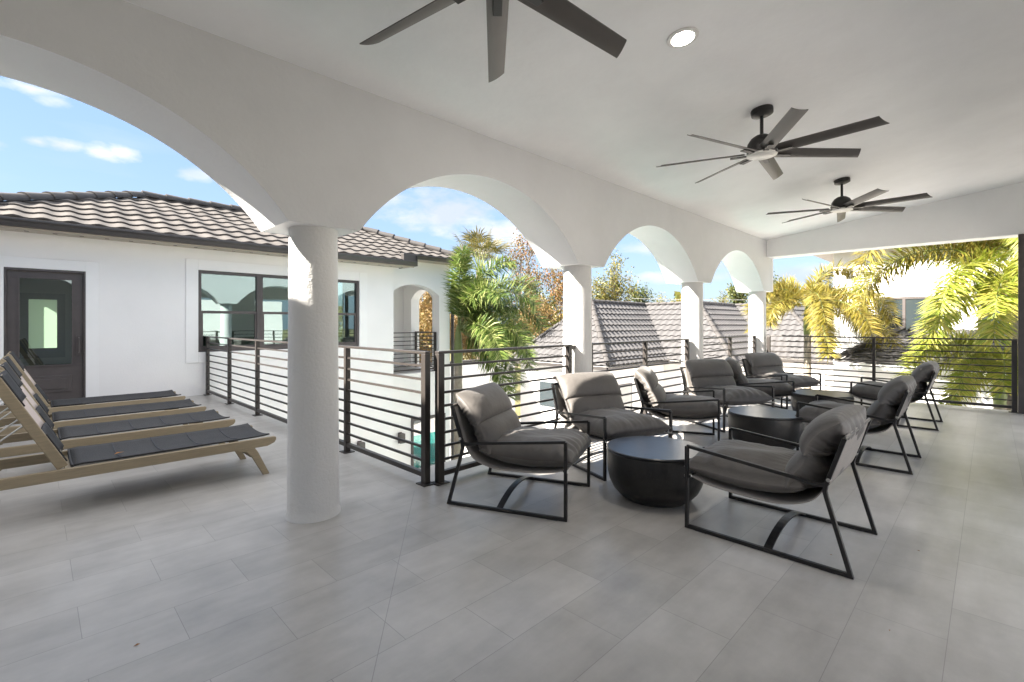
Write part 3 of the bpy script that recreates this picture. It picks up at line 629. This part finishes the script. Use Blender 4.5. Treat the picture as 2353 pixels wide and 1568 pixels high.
# ------------------------------------------------------------------ sun loungers
def make_lounger():
    t = thing('sun_lounger', (0, 0, 0), '', 'sun lounger', 'wooden sun loungers side by side')
    Wd = .67; hx = .645
    for s, y in ((0, 0.0175), (1, Wd-.0175)):
        mb = MB(); mb.prism([(0, .24), (1.93, .24), (1.985, .262), (2.0, .285), (2.0, .305), (1.99, .312), (0, .312)], (0, y-.0175, 0), (1, 0, 0), (0, 0, 1), (0, .035, 0)); mb.build('side_rail', wood, t, bevel=.004)
        mb = MB(); mb.prism([(1.70, .241), (1.83, .241), (1.855, .20), (1.945, 0), (1.895, 0), (1.80, .18), (1.765, .215), (1.70, .232)], (0, y-.0165, 0), (1, 0, 0), (0, 0, 1), (0, .033, 0)); mb.build('leg', wood, t, bevel=.003)
        mb = MB(); mb.prism([(.34, .241), (.20, .241), (.17, .20), (.085, 0), (.135, 0), (.23, .18), (.27, .215), (.34, .232)], (0, y-.0165, 0), (1, 0, 0), (0, 0, 1), (0, .033, 0)); mb.build('leg', wood, t, bevel=.003)
    for bx_ in ((1.80, 1.83, .034, Wd-.034, .16, .22), (.20, .23, .034, Wd-.034, .16, .22), (.66, .69, .036, Wd-.036, .24, .28), (.0, .04, .036, Wd-.036, .245, .305)): MB().box(*bx_).build('cross_rail', wood, t, bevel=.003)
    rows = []; nx, ny = 24, 14
    for i in range(nx+1):
        x = .70+(1.955-.70)*i/nx; row = []
        for j in range(ny+1):
            q = -1+2*j/ny; edge = (abs(i/nx-.5)*2)**10
            row.append((x, Wd/2+q*(Wd/2-.036), .330-.030*(1-q*q)*(1-.0*edge)+.010*edge-.012*(1 if i == 0 else 0)))
        rows.append(row)
    mb = MB(); mb.grid(rows); mb.grid([[(x, y, z-.035) for x, y, z in rows[0]], rows[0]]); o = mb.build('seat_sling', navy, t, smooth=50); m = o.modifiers.new('thick', 'SOLIDIFY'); m.thickness = .012
    mb = MB()
    for k in range(1, 5):
        x = .70+1.255*k/5
        mb.path([(x, Wd/2+q*(Wd/2-.05), .3332-.030*(1-q*q)) for q in [-1+2*i/14 for i in range(15)]], .004, .003, (1, 0, 0))
    mb.build('seam', M('navy seam thread', (.05, .055, .07), .8), o)
    # reclined back
    th = R(63); ca, sa = cos(th), sin(th); Lb = .70
    def bp(s, y, n): return (hx-ca*s+sa*n*1.0, y, .318+sa*s+ca*n)
    for y in (.0525, Wd-.0525):
        mb = MB(); mb.path([bp(0, y, .0), bp(Lb*.97, y, .0), bp(Lb, y, -.012)], .034, .062, (0, 1, 0)); mb.build('back_rail', wood, t, bevel=.006)
    for s_ in (.03, Lb-.02): MB().bar(bp(s_, .07, 0), bp(s_, Wd-.07, 0), .03, .04).build('back_cross_rail', wood, t)
    def band(s0, s1, name, mat, y0=.071, lift=.030):
        rows = []
        for i in range(7):
            s = s0+(s1-s0)*i/6; rows.append([bp(s, y0+(Wd-2*y0)*(j/10), lift-.022*(1-(2*j/10-1)**2)) for j in range(11)])
        o = MB().grid(rows).build(name, mat, t, smooth=60); m = o.modifiers.new('thick', 'SOLIDIFY'); m.thickness = .012
    band(.025, .245, 'back_sling', navy, y0=.05, lift=.040); band(.245, .47, 'pale_panel', beige, y0=.072, lift=.029); band(.47, .70, 'back_sling', navy, y0=.05, lift=.040)
    mb = MB(); A = bp(.36, .09, -.02); B = bp(.36, Wd-.09, -.02); A2 = (A[0]-.42, .09, .285); B2 = (B[0]-.42, Wd-.09, .285)
    mb.tube([A, (A2[0]+.02, .09, .30), (A2[0], .09, .22), (B2[0], Wd-.09, .22), (B2[0]+.02, Wd-.09, .30), B], .006, 6)
    mb.build('support_wire', steel, t, smooth=60)
    return t
lg = make_lounger()
for i, (fx, y, lab) in enumerate([(1.495, 4.40, 'front sun lounger with navy sling and a dry leaf on it'), (1.467, 5.49, 'second sun lounger from the front, navy sling and tan frame'),
                                  (1.45, 6.58, 'third sun lounger from the front, tan wood frame'), (1.46, 7.735, 'sun lounger closest to the bronze glass door')]):
    o = lg if i == 0 else copy_tree(lg)
    o.location = (fx-2.0, y, 0); o['label'] = lab
mb = MB(); mb.add([(0, 0, 0), (.03, .012, .008), (.075, 0, .002), (.03, -.014, .006)], [(0, 1, 2), (0, 2, 3)])
o = mb.build('dry_leaf', leafdry); o.location = (.42, 4.60, .322); o.rotation_euler = (0, 0, .5); tag(o, 'curled brown dry leaf lying on the front navy lounger', 'leaf')
for k, (x, y, s, lab) in enumerate([(.28, 2.42, .014, 'tiny dark leaf scrap on bare tiles at the lower left'), (3.55, .28, .010, 'tiny dark scrap on tiles behind the closest lounge chair'), (3.15, .62, .010, 'tiny dark scrap between the legs of the closest lounge chair'), (2.55, .30, .008, 'tiny dark scrap on tiles at the lower right')]):
    o = MB().add([(0, 0, .002), (s, s*.4, .006), (s*1.7, 0, .003), (s*.8, -s*.4, .004)], [(0, 1, 2), (0, 2, 3)]).build('leaf_scrap', leafdry); o.location = (x, y, 0); o.rotation_euler = (0, 0, k*1.1); tag(o, lab, 'leaf', 'leaf scraps on the floor')

# ------------------------------------------------------------------ far wing with steep grey tiled roofs
fw = thing('tiled_wing', (15, 10, gz), 'low white wing with steep folded grey tile roofs across the courtyard', 'house')
def fpart(mb, name, mat, parent=fw, **k):
    o = mb.build(name, mat, parent, **k)
    if parent is fw: o.location = (-15, -10, -gz)
    return o
EZ2, RS, RISE = -.32, 1.0, 2.62; ov = .35
mb = MB(); mb.box(15.65, 30, 10.55, 15.1, gz, EZ2+.1); mb.box(20.35, 24.85, 7.65, 10.55, gz, EZ2+.1); mb.box(24.86, 32, 5.2, 10.54, gz, EZ2+.1)
fpart(mb, 'wall', white)
k_ = RISE
s2 = 1/sqrt(2)
mb = MB(); T = dict(tw=.33, tl=.36, amp=.06, step=.06, ns=8)
VL = RISE*sqrt(2)
# block 1: west hip end (faces -x), south slope (faces -y)
a = tiles((15.3, 15.4, EZ2), (0, -1, 0), (1, 0, 1), 5.2, VL, [((15.3, 10.2, 0), Vector((1, -1, 0))), ((15.3, 15.4, 0), Vector((1, 1, 0)))], **T); mb.add(a.v, a.f)
a = tiles((15.3, 10.2, EZ2), (1, 0, 0), (0, 1, 1), 8.2, VL, [((15.3, 10.2, 0), Vector((-1, 1, 0))), ((20.0, 10.2, 0), Vector((1, -1, 0)))], **T); mb.add(a.v, a.f)
# block 2: west slope (faces -x) from y 7.3 to the valley, south hip
a = tiles((20.0, 13.1, EZ2), (0, -1, 0), (1, 0, 1), 5.8, VL, [((20.0, 7.3, 0), Vector((1, -1, 0))), ((20.0, 10.2, 0), Vector((-1, 1, 0)))], **T); mb.add(a.v, a.f)
a = tiles((20.0, 7.3, EZ2), (1, 0, 0), (0, 1, 1), 8.2, VL, [((20.0, 7.3, 0), Vector((-1, 1, 0))), ((24.5, 7.3, 0), Vector((1, -1, 0)))], **T); mb.add(a.v, a.f)
# block 3
a = tiles((24.5, 10.0, EZ2), (0, -1, 0), (1, 0, 1), 5.2, VL, [((24.5, 4.8, 0), Vector((1, -1, 0))), ((24.5, 7.3, 0), Vector((-1, 1, 0)))], **T); mb.add(a.v, a.f)
a = tiles((24.5, 4.8, EZ2), (1, 0, 0), (0, 1, 1), 9, VL, [((24.5, 4.8, 0), Vector((-1, 1, 0)))], **T); mb.add(a.v, a.f)
rf = fpart(mb, 'roof', tilefar, smooth=35)
mb = MB(); rz_ = EZ2+RISE+.03
caps(mb, (15.3, 10.2, EZ2+.1), (15.3+k_, 10.2+k_, rz_)); caps(mb, (15.3, 15.4, EZ2+.1), (15.3+k_, 15.4-k_, rz_)); caps(mb, (15.3+k_, 12.8, rz_), (22.62, 12.8, rz_))
caps(mb, (20, 7.3, EZ2+.1), (22.62, 9.92, rz_)); caps(mb, (22.62, 9.92, rz_), (22.62, 12.8, rz_)); caps(mb, (22.62, 9.92, rz_), (27.12, 9.92, rz_)); caps(mb, (24.5, 4.8, EZ2+.1), (27.12, 7.42, rz_)); caps(mb, (27.12, 7.42, rz_), (27.12, 9.92, rz_))
fpart(mb, 'ridge_cap', ridgem, rf, smooth=40)
mb = MB()                                               # rear slopes
mb.add([(17.9, 12.8, rz_-.05), (30, 12.8, rz_-.05), (30, 15.6, EZ2), (15.3, 15.4, EZ2)], [(0, 1, 2, 3)]); mb.add([(22.62, 9.92, rz_-.05), (22.62, 12.8, rz_-.05), (26, 13, EZ2), (26, 9, EZ2)], [(0, 1, 2, 3)])
fpart(mb, 'rear_slope', tilefar, rf)
mb = MB(); mb.box(15.22, 15.30, 10.2, 15.4, EZ2-.15, EZ2-.02); mb.box(15.3, 20.0, 10.12, 10.2, EZ2-.15, EZ2-.02); mb.box(19.92, 20.0, 7.3, 10.1, EZ2-.15, EZ2-.02); mb.box(20.0, 24.5, 7.22, 7.3, EZ2-.15, EZ2-.02); mb.box(24.42, 24.5, 4.8, 7.2, EZ2-.15, EZ2-.02); mb.box(24.5, 32, 4.72, 4.8, EZ2-.15, EZ2-.02)
fpart(mb, 'gutter', gutm)
mb = MB(); mb.box(15.31, 16.0, 10.21, 15.3, EZ2-.03, EZ2-.012); mb.box(16.0, 20.0, 10.21, 10.9, EZ2-.03, EZ2-.012); mb.box(20.01, 20.6, 7.31, 10.2, EZ2-.03, EZ2-.012); mb.box(20.6, 24.5, 7.31, 7.9, EZ2-.03, EZ2-.012); fpart(mb, 'soffit', trimw)
# arched recess in the west gable wall, and windows
hy, hh, rr = 12.6, 1.45, .42; Rr = (hh*hh+rr*rr)/(2*rr)
arcp = [(hy-hh, -2.25)]+[(hy-hh+2*hh*i/20, -1.12+sqrt(Rr*Rr-(2*hh*i/20-hh)**2)-(Rr-rr)) for i in range(21)]+[(hy+hh, -2.25)]
mb = MB(); mb.prism(arcp, (15.645, 0, 0), (0, 1, 0), (0, 0, 1), (-.02, 0, 0)); o = fpart(mb, 'arched_window', trimw)
mb = MB(); mb.box(15.60, 15.624, hy-1.15, hy+1.3, -2.25, -1.2); fpart(mb, 'pane', glass2, o)
for (x0, x1, z0, z1, y) in ((16.6, 17.6, -3.2, -1.15, 10.55), (18.4, 19.4, -2.4, -1.2, 10.55), (21.2, 22.4, -3.2, -1.2, 7.65), (23.2, 24.2, -2.4, -1.2, 7.65)):
    f = fpart(MB().box(x0, x1, y-.03, y-.003, z0, z1), 'window', bronze); fpart(MB().box(x0+.07, x1-.07, y-.036, y-.031, z0+.07, z1-.07), 'pane', glass2, f)
o = tag(MB().box(-.13, 0, -.1, .1, -.09, .09).build('wall_lamp', bronze, bevel=.01), 'small bronze lamp above the arched window of the tiled wing', 'lamp'); o.location = (15.62, 12.95, -.98)

tag(MB().box(-4.2, 10.3, -9.2, -9.0, 0, 2.6).build('bounce_wall', white), 'unseen white wall added behind the rear deck to bounce light', 'wall', kind='thing')  # reflector wall out of view, sends sunlight back into the terrace
# low connecting wall beyond the left palm
cw = thing('courtyard_wall', (9, 15.2, gz), 'long white one-storey wall with dark coping behind the green palm', 'wall')
MB().box(-.6, 6.4, 0, .25, 0, 3.0).build('wall', white, cw); MB().box(-.65, 6.4, -.06, .31, 3.0, 3.09).build('coping', gutm, cw)

# ------------------------------------------------------------------ two-storey house on the right
rh = thing('two_storey_house', (18, 0, gz), 'tall sunlit white house with lean-to tiled roof behind the golden palms', 'house')
def rpart(mb, name, mat, parent=rh, **k):
    o = mb.build(name, mat, parent, **k)
    if parent is rh: o.location = (-18, 0, -gz)
    return o
HX = 18.3  # house layout scaled outward about the camera, results written in as coordinates
mb = MB(); mb.box(HX, 29, -11, 3.59, gz, 3.56); mb.box(16.8, HX-.003, -11, 2.7, gz, .08); rpart(mb, 'wall', white)
mb = MB(); mb.box(17.75, 29.4, -11.4, 4.15, 3.562, 3.61); rpart(mb, 'soffit', M('grey soffit', (.33, .30, .27), .7)); mb = MB(); mb.box(17.67, 29.5, -11.5, 4.24, 3.615, 3.77); rpart(mb, 'gutter', gutm)
mb = MB(); mb.add([(17.6, 4.3, 3.775), (29.5, 4.3, 3.775), (29.5, -11.5, 3.775), (17.6, -11.5, 3.775), (23, -2, 6.0), (23, -5.5, 6.0)], [(0, 1, 4), (1, 2, 5, 4), (2, 3, 5), (3, 0, 4, 5)]); rpart(mb, 'roof', tilefar)
mb = tiles((16.3, 3.17, .18), (0, -1, 0), (2.0, 0, .92), 13.5, 2.2, [((16.3, 3.17, 0), Vector((1, 1.5, 0)))], tw=.33, tl=.36, amp=.04, step=.04); rf = rpart(mb, 'lean_to_roof', tilefar, smooth=35)
mb = MB(); caps(mb, (16.3, 3.17, .29), (18.27, 1.86, 1.17)); rpart(mb, 'ridge_cap', ridgem, rf, smooth=40)
mb = MB(); mb.add([(16.32, 3.17, .2), (18.28, 3.17, .2), (18.28, 1.85, 1.10)], [(0, 1, 2)]); rpart(mb, 'end_slope', tilefar, rf)
mb = MB(); mb.box(16.19, 16.3, -10.3, 3.17, .04, .185); rpart(mb, 'gutter', trimw)
for (y0, y1, z0, z1) in ((1.12, 2.5, 1.02, 2.1), (-1.46, .24, 1.06, 2.28)):
    f = MB()
    for (a, b, c, d) in ((y0, y0+.07, z0, z1), (y1-.07, y1, z0, z1), (y0+.07, y1-.07, z0, z0+.07), (y0+.07, y1-.07, z1-.07, z1), ((y0+y1)/2-.035, (y0+y1)/2+.035, z0+.07, z1-.07)): f.box(HX-.05, HX-.003, a, b, c, d)
    f = rpart(f, 'window', bronze); rpart(MB().box(HX-.03, HX-.015, y0+.07, y1-.07, z0+.07, z1-.07), 'pane', glass2, f)
for (y0, y1) in ((1.2, 1.95), (-2.0, .5)):
    f = rpart(MB().box(16.76, 16.797, y0, y1, gz, -1.2), 'patio_door', bronze); rpart(MB().box(16.752, 16.758, y0+.08, y1-.08, gz+.1, -1.3), 'pane', glass2, f)
fd = thing('floodlight', (HX, 3.0, 3.02), 'white twin-head floodlight under the eave of the tall white house', 'floodlight')
MB().tube([(0, 0, .06), (-.06, 0, .06)], .085, 14).build('base', whitefix, fd, smooth=50)
for s in (-1, 1):
    h = MB(); h.tube([(-.06, s*.06, .06), (-.16, s*.2, .02)], .026, 8); h.tube([(-.12, s*.2, .07), (-.24, s*.23, -.12)], [.06, .10], 14); h.build('lamp_head', whitefix, fd, smooth=50)

# ------------------------------------------------------------------ plants
def frond(mbL, mbR, base, az, elev, length, droop, lw, rnd, nl=150, curl=0):
    """arching rachis with leaflets all round it"""
    p = Vector(base); e = elev; a = az; seg = 16; pts = [p.copy()]; ds = []
    for i in range(seg):
        t = i/seg; d = Vector((cos(a)*cos(e), sin(a)*cos(e), sin(e))); ds.append(d); p = p+d*length/seg; pts.append(p.copy())
        e -= droop/seg*(.5+1.0*t); a += curl/seg
        e = max(e, -1.45)
    ds.append(ds[-1])
    mbR.tube(pts, [.022*(1-.85*i/seg) for i in range(seg+1)], 5, cap=False)
    for k in range(nl):
        t = .14+.86*(k+rnd.random())/nl; x = t*seg; i = min(seg-1, int(x)); q = x-i
        c = pts[i].lerp(pts[i+1], q); d = ds[i]; s = d.cross(Vector((0, 0, 1)))
        s = s.normalized() if s.length > .05 else Vector((1, 0, 0)); u = s.cross(d).normalized()
        th = rnd.uniform(0, 2*pi); th = th if rnd.random() < .45 else (rnd.choice((0, pi))+rnd.gauss(-.25, .5))
        side = s*cos(th)+u*sin(th); fwd = rnd.uniform(.45, .9)
        ld = (side+d*fwd).normalized(); ll = lw*(1-.55*abs(t-.45)**1.3*1.6)*rnd.uniform(.75, 1.15)
        wv = ld.cross(u if abs(ld.dot(u)) < .8 else s).normalized()*(.006+.007*rnd.random())*(lw/.5)
        mid = c+ld*ll*.5+Vector((0, 0, -.01)); tip = c+ld*ll+Vector((0, 0, -ll*rnd.uniform(.04, .26)))
        mbL.add([c-wv*.5, c+wv*.5, mid+wv*1.25, mid-wv*1.25, tip], [(0, 1, 2, 3), (3, 2, 4)])
def palm(name, loc, crown_z, fronds, mat, label, gold=(), trunk_r=.10, lw=.45, nl=150, shaft=.85, lean=(0, 0), seed=1):
    rnd = random.Random(seed); t = thing(name, loc, label, 'palm tree', 'feathery palms'); H = crown_z-loc[2]
    pts = []; rs = []
    n = 30
    for i in range(n+1):
        q = i/n; z = (H-shaft)*q; pts.append((lean[0]*q, lean[1]*q, z)); rs.append(trunk_r*(1.15-.15*q)*(1.0+(.05 if i % 2 else 0)))
    MB().tube(pts, rs, 14).build('trunk', barkm, t, smooth=60)
    z0 = H-shaft; MB().tube([(lean[0], lean[1], z0), (lean[0], lean[1], z0+shaft*.3), (lean[0], lean[1], z0+shaft*.8), (lean[0], lean[1], H+.1)], [trunk_r*1.05, trunk_r*1.18, trunk_r*.85, trunk_r*.4], 14).build('crownshaft', shaftm, t, smooth=60)
    L_ = MB(); Rr_ = MB(); G_ = MB()
    for k_, (az, el, ln, dr) in enumerate(fronds):
        frond(G_ if k_ in gold else L_, Rr_, (lean[0]+.04*cos(R(az)), lean[1]+.04*sin(R(az)), H), R(az+rnd.uniform(-6, 6)), R(el), ln, R(dr), lw, rnd, nl, curl=rnd.uniform(-.25, .25))
    L_.build('crown', mat, t, fixn=False); Rr_.build('frond_stem', shaftm, t, smooth=60)
    if G_.v: tag(G_.build('golden_fronds', palmgold, t, fixn=False), 'older golden fronds')
    return t
# picture-right is az -45, towards camera is az -135, away is 45
palm('feather_palm', (7.62, 9.55, gz), 1.15, [(-60, 82, 2.5, 95), (-30, 70, 2.6, 110), (-75, 60, 2.5, 120), (-50, 48, 2.5, 125), (-100, 62, 2.3, 110), (-20, 40, 2.4, 130), (-65, 22, 2.3, 110), (-40, 8, 2.3, 100), (-95, 20, 2.1, 110), (10, 55, 2.4, 120), (40, 72, 2.5, 100), (-130, 82, 2.3, 70), (-55, -20, 2.1, 60), (-80, -30, 2.2, 50)],
     palmgreen, 'green feathery palm with drooping plumes beside the guest wing corner', lw=.50, nl=560, seed=4)
palm('feather_palm', (15.75, 3.72, gz), 1.84, [(-50, 86, 2.03, 150), (135, 52, 1.75, 140), (160, 25, 1.9, 120), (-160, 30, 2.41, 120), (-130, 15, 2.29, 100), (-100, 30, 2.41, 120), (-60, 42, 2.41, 130), (-35, 30, 2.54, 120), (-10, 45, 2.41, 120), (40, 50, 2.29, 110), (100, 40, 1.8, 130), (120, 5, 1.7, 90), (-80, 0, 2.41, 80), (-145, -15, 2.29, 60), (-45, -8, 2.41, 70)],
     palmgold, 'slender golden palm with drooping fronds beside the last column', trunk_r=.09, lw=.47, nl=520, seed=9)  # right-hand palms also pushed outward and enlarged about the camera
palm('feather_palm', (15.3, -.39, gz), 2.45, [(138, 50, 4.3, 135), (130, 32, 3.8, 125), (150, 16, 3.5, 105), (120, 62, 4.0, 125), (168, 2, 3.2, 85), (188, 20, 3.1, 120), (178, 55, 3.3, 140), (105, 34, 3.2, 110), (140, -14, 2.9, 65), (-160, 45, 2.9, 130), (-90, 50, 3.0, 110), (-45, 40, 3.0, 110), (30, 50, 3.0, 110), (155, 74, 3.0, 95)],
     palmlime, 'large yellow green palm arching across the open end of the terrace', gold=(0, 1), trunk_r=.13, lw=.60, nl=560, seed=13)
palm('feather_palm', (15.1, -.15, gz), .30, [(135, 48, 2.2, 118), (160, 28, 2.2, 105), (185, 32, 2.1, 112), (118, 22, 2.1, 95), (150, -4, 2.0, 70), (40, 50, 2.1, 110), (-60, 40, 2.1, 110)],
     palmlime, 'shorter lime palm crowded under the large arching palm', trunk_r=.1, lw=.5, nl=440, seed=21)

def fan_palm(loc, H, label, seed):
    rnd = random.Random(seed); t = thing('fan_palm', loc, label, 'palm tree')
    MB().tube([(0, 0, 0), (0, 0, H*.5), (0, 0, H)], [.19, .16, .15], 12).build('trunk', bark2, t, smooth=60)
    L_ = MB(); S_ = MB()
    for k in range(34):
        az = rnd.uniform(0, 2*pi); el = rnd.uniform(-.5, 1.4); d = Vector((cos(az)*cos(el), sin(az)*cos(el), sin(el))); b = Vector((0, 0, H)); pe = b+d*rnd.uniform(.8, 1.6)
        S_.tube([b, pe], .015, 4, cap=False); s = d.cross(Vector((0, 0, 1))).normalized(); u = s.cross(d)
        for j in range(15):
            q = -1.25+2.5*j/14; ld = (d*cos(q)+s*sin(q)).normalized(); ll = rnd.uniform(.9, 1.25)*(1-.2*abs(q)); wv = u.cross(ld).normalized()*.028
            mid = pe+ld*ll*.55; tip = pe+ld*ll+Vector((0, 0, -.25*ll))
            L_.add([pe, mid+wv, tip, mid-wv], [(0, 1, 2, 3)])
    L_.build('crown', sabalm, t, fixn=False); S_.build('frond_stem', shaftm, t)
fan_palm((14.3, 16.4, gz), 7.0, 'olive fan palm standing behind the green feathery palm', 5)

def make_tree(name, loc, H, cr, mat, label, nleaf=4500, leaf=.16, spread=.55, seed=1, group='trees beyond the houses', cat='tree', gap=.35, base=.25, trunk_r=None):
    rnd = random.Random(seed); t = thing(name, loc, label, cat, group); T_ = MB(); tips = []
    def limb(p, d, ln, r, dep):
        pts = [p.copy()]; rs = [r]; q = p.copy(); dd = d.copy()
        for i in range(4):
            dd = (dd+Vector((rnd.gauss(0, .16), rnd.gauss(0, .16), rnd.gauss(.05, .1)))).normalized(); q = q+dd*ln/4; pts.append(q.copy()); rs.append(r*(1-.14*(i+1)))
        T_.tube(pts, rs, 6 if dep < 2 else 4, cap=False)
        if dep >= 2: tips.extend(pts[1:])
        if dep == 3: return
        for k in range(rnd.choice((3, 4)) if dep else 5):
            s = pts[rnd.choice((2, 3, 4))] if dep else p+(q-p)*(base+(1-base)*(k+.5)/5)
            az = rnd.uniform(0, 2*pi); sp = spread*rnd.uniform(.7, 1.3)
            nd = (dd*(1-sp*.5)+Vector((cos(az), sin(az), .25))*sp).normalized(); limb(s, nd, ln*rnd.uniform(.48, .68), r*.5, dep+1)
        limb(q, dd, ln*.5, r*.55, dep+1)
    limb(Vector((0, 0, 0)), Vector((0, 0, 1)), H*.62, trunk_r or H*.016, 0)
    # scale sideways to the wanted crown radius
    mxr = max(sqrt(p.x**2+p.y**2) for p in tips); mz = max(p.z for p in tips); fx = cr/mxr; fz = H/mz
    T_.v = [(x*fx, y*fx, z*fz) for x, y, z in T_.v]; tips = [Vector((p.x*fx, p.y*fx, p.z*fz)) for p in tips]
    rnd.shuffle(tips); tips = tips[:max(8, int(len(tips)*(1-gap)))]
    L_ = MB()
    for k in range(nleaf):
        c = rnd.choice(tips); sg = .18+.028*cr
        p = c+Vector((rnd.gauss(0, sg), rnd.gauss(0, sg), rnd.gauss(0, sg)))
        n = Vector((rnd.gauss(0, 1), rnd.gauss(0, 1), rnd.gauss(.4, 1))).normalized(); a = n.orthogonal().normalized(); b = n.cross(a); s = leaf*rnd.uniform(.6, 1.3)
        L_.add([p-a*s*.5, p+b*s*.3, p+a*s*.6, p-b*s*.3], [(0, 1, 2, 3)])
    T_.build('trunk', bark2, t, smooth=60); L_.build('crown', mat, t, fixn=False)
    return t
def at(px, d, z=gz):
    q = (px-1176)/1099; return ((d+q*d)/sqrt(2), (d-q*d)/sqrt(2), z)
def topz(py, d): return EYE+(745-py)/1099*d-gz
d = 36
make_tree('autumn_tree', at(1180, d), topz(508, d), 3.1, leaf_autumn, 'tall thin leaved autumn tree behind the feathery palm', 3200, .15, seed=2, gap=.2)
make_tree('autumn_tree', at(1290, 33), topz(590, 33), 2.6, leaf_autumn, 'russet autumn tree rising beside the second column', 3600, .14, seed=3, gap=.2)
make_tree('autumn_tree', at(1425, 38), topz(578, 38), 2.0, leaf_yg, 'upright yellow green tree under the third arch', 3200, .16, seed=5, gap=.2, spread=.4)
make_tree('autumn_tree', at(1378, 36), topz(630, 36), 2.0, leaf_yg, 'smaller yellow green tree just right of the second column', 2600, .15, seed=6)
make_tree('evergreen_tree', at(1238, 34), topz(668, 34), 2.2, leaf_green, 'dark green bushy tree low behind the palm plumes', 5200, .15, seed=7, gap=.05)
make_tree('golden_tree', at(985, 27), topz(640, 27), 3.0, leaf_gold, 'dense golden brown tree seen through the guest wing loggia', 9000, .15, seed=8, gap=.0, base=.05)
make_tree('golden_tree', at(1090, 29), topz(690, 29), 3.0, leaf_gold, 'golden brown tree behind the trunk of the green palm', 8000, .15, seed=9, gap=.0, base=.05)
make_tree('golden_tree', at(1262, 30), topz(690, 30), 2.4, leaf_gold, 'tan leafed tree above the left slope of the grey roof', 7000, .14, seed=10, gap=.0, base=.05)
make_tree('golden_tree', at(900, 30), topz(660, 30), 3.0, leaf_gold, 'golden brown tree hidden behind the guest wing roof', 4000, .16, seed=11, gap=.0, base=.05)
for i, (px, py, dd, cr, mt, lab) in enumerate(((1490, 655, 52, 2.4, leaf_green, 'small green treetop just right of the third arch tree'), (1545, 668, 54, 2.6, leaf_yg, 'low treetop in the middle of the third arch'), (1600, 672, 50, 2.2, leaf_yg, 'low treetop left of the third column'),
                                           (1660, 668, 56, 3.0, leaf_yg, 'pale treetop inside the smallest arch'), (1700, 652, 48, 1.8, leaf_green, 'green treetop beside the last column'), (1800, 640, 40, 2.0, leaf_green, 'green tree left of the golden palm'), (1895, 655, 42, 2.0, leaf_autumn, 'brown tree against the tall white house'))):
    make_tree('distant_tree', at(px, dd), topz(py, dd), cr, mt, lab, 2600, .2, seed=30+i, gap=.1, base=.45)
# far wood along the horizon, nobody could count it
rnd = random.Random(77); L_ = MB()
for k in range(15000):
    px = rnd.uniform(-300, 2700); dd = rnd.uniform(75, 95); x, y, _ = at(px, dd); hgt = 2.6+1.6*sin(px*.021)+1.2*sin(px*.057+1)+.6*sin(px*.13)
    z = gz+rnd.uniform(0, 4.2+hgt)
    n = Vector((rnd.gauss(0, 1), rnd.gauss(0, 1), rnd.gauss(.4, 1))).normalized(); a = n.orthogonal().normalized(); b = n.cross(a); s = rnd.uniform(.7, 1.5); p = Vector((x, y, z))
    L_.add([p-a*s*.5, p+b*s*.35, p+a*s*.6, p-b*s*.35], [(0, 1, 2, 3)])
tag(L_.build('treeline', leaf_yg, fixn=False), 'far belt of green and yellow woodland along the horizon', kind='stuff')
# power lines beyond the grey roofs
for k, (py, lab) in enumerate(((681, 'upper thin power line crossing the trees behind the grey roofs'), (697, 'lower thin power line crossing the trees behind the grey roofs'))):
    a = Vector(at(1330, 44)); b = Vector(at(2000, 44)); a.z = b.z = EYE+(745-py)/1099*44
    pts = [a.lerp(b, i/16)+Vector((0, 0, -1.0*(1-(2*i/16-1)**2)*.35)) for i in range(17)]
    o = MB().tube(pts, .018, 5).build('power_line', wirem); tag(o, lab, 'power line', 'power lines')
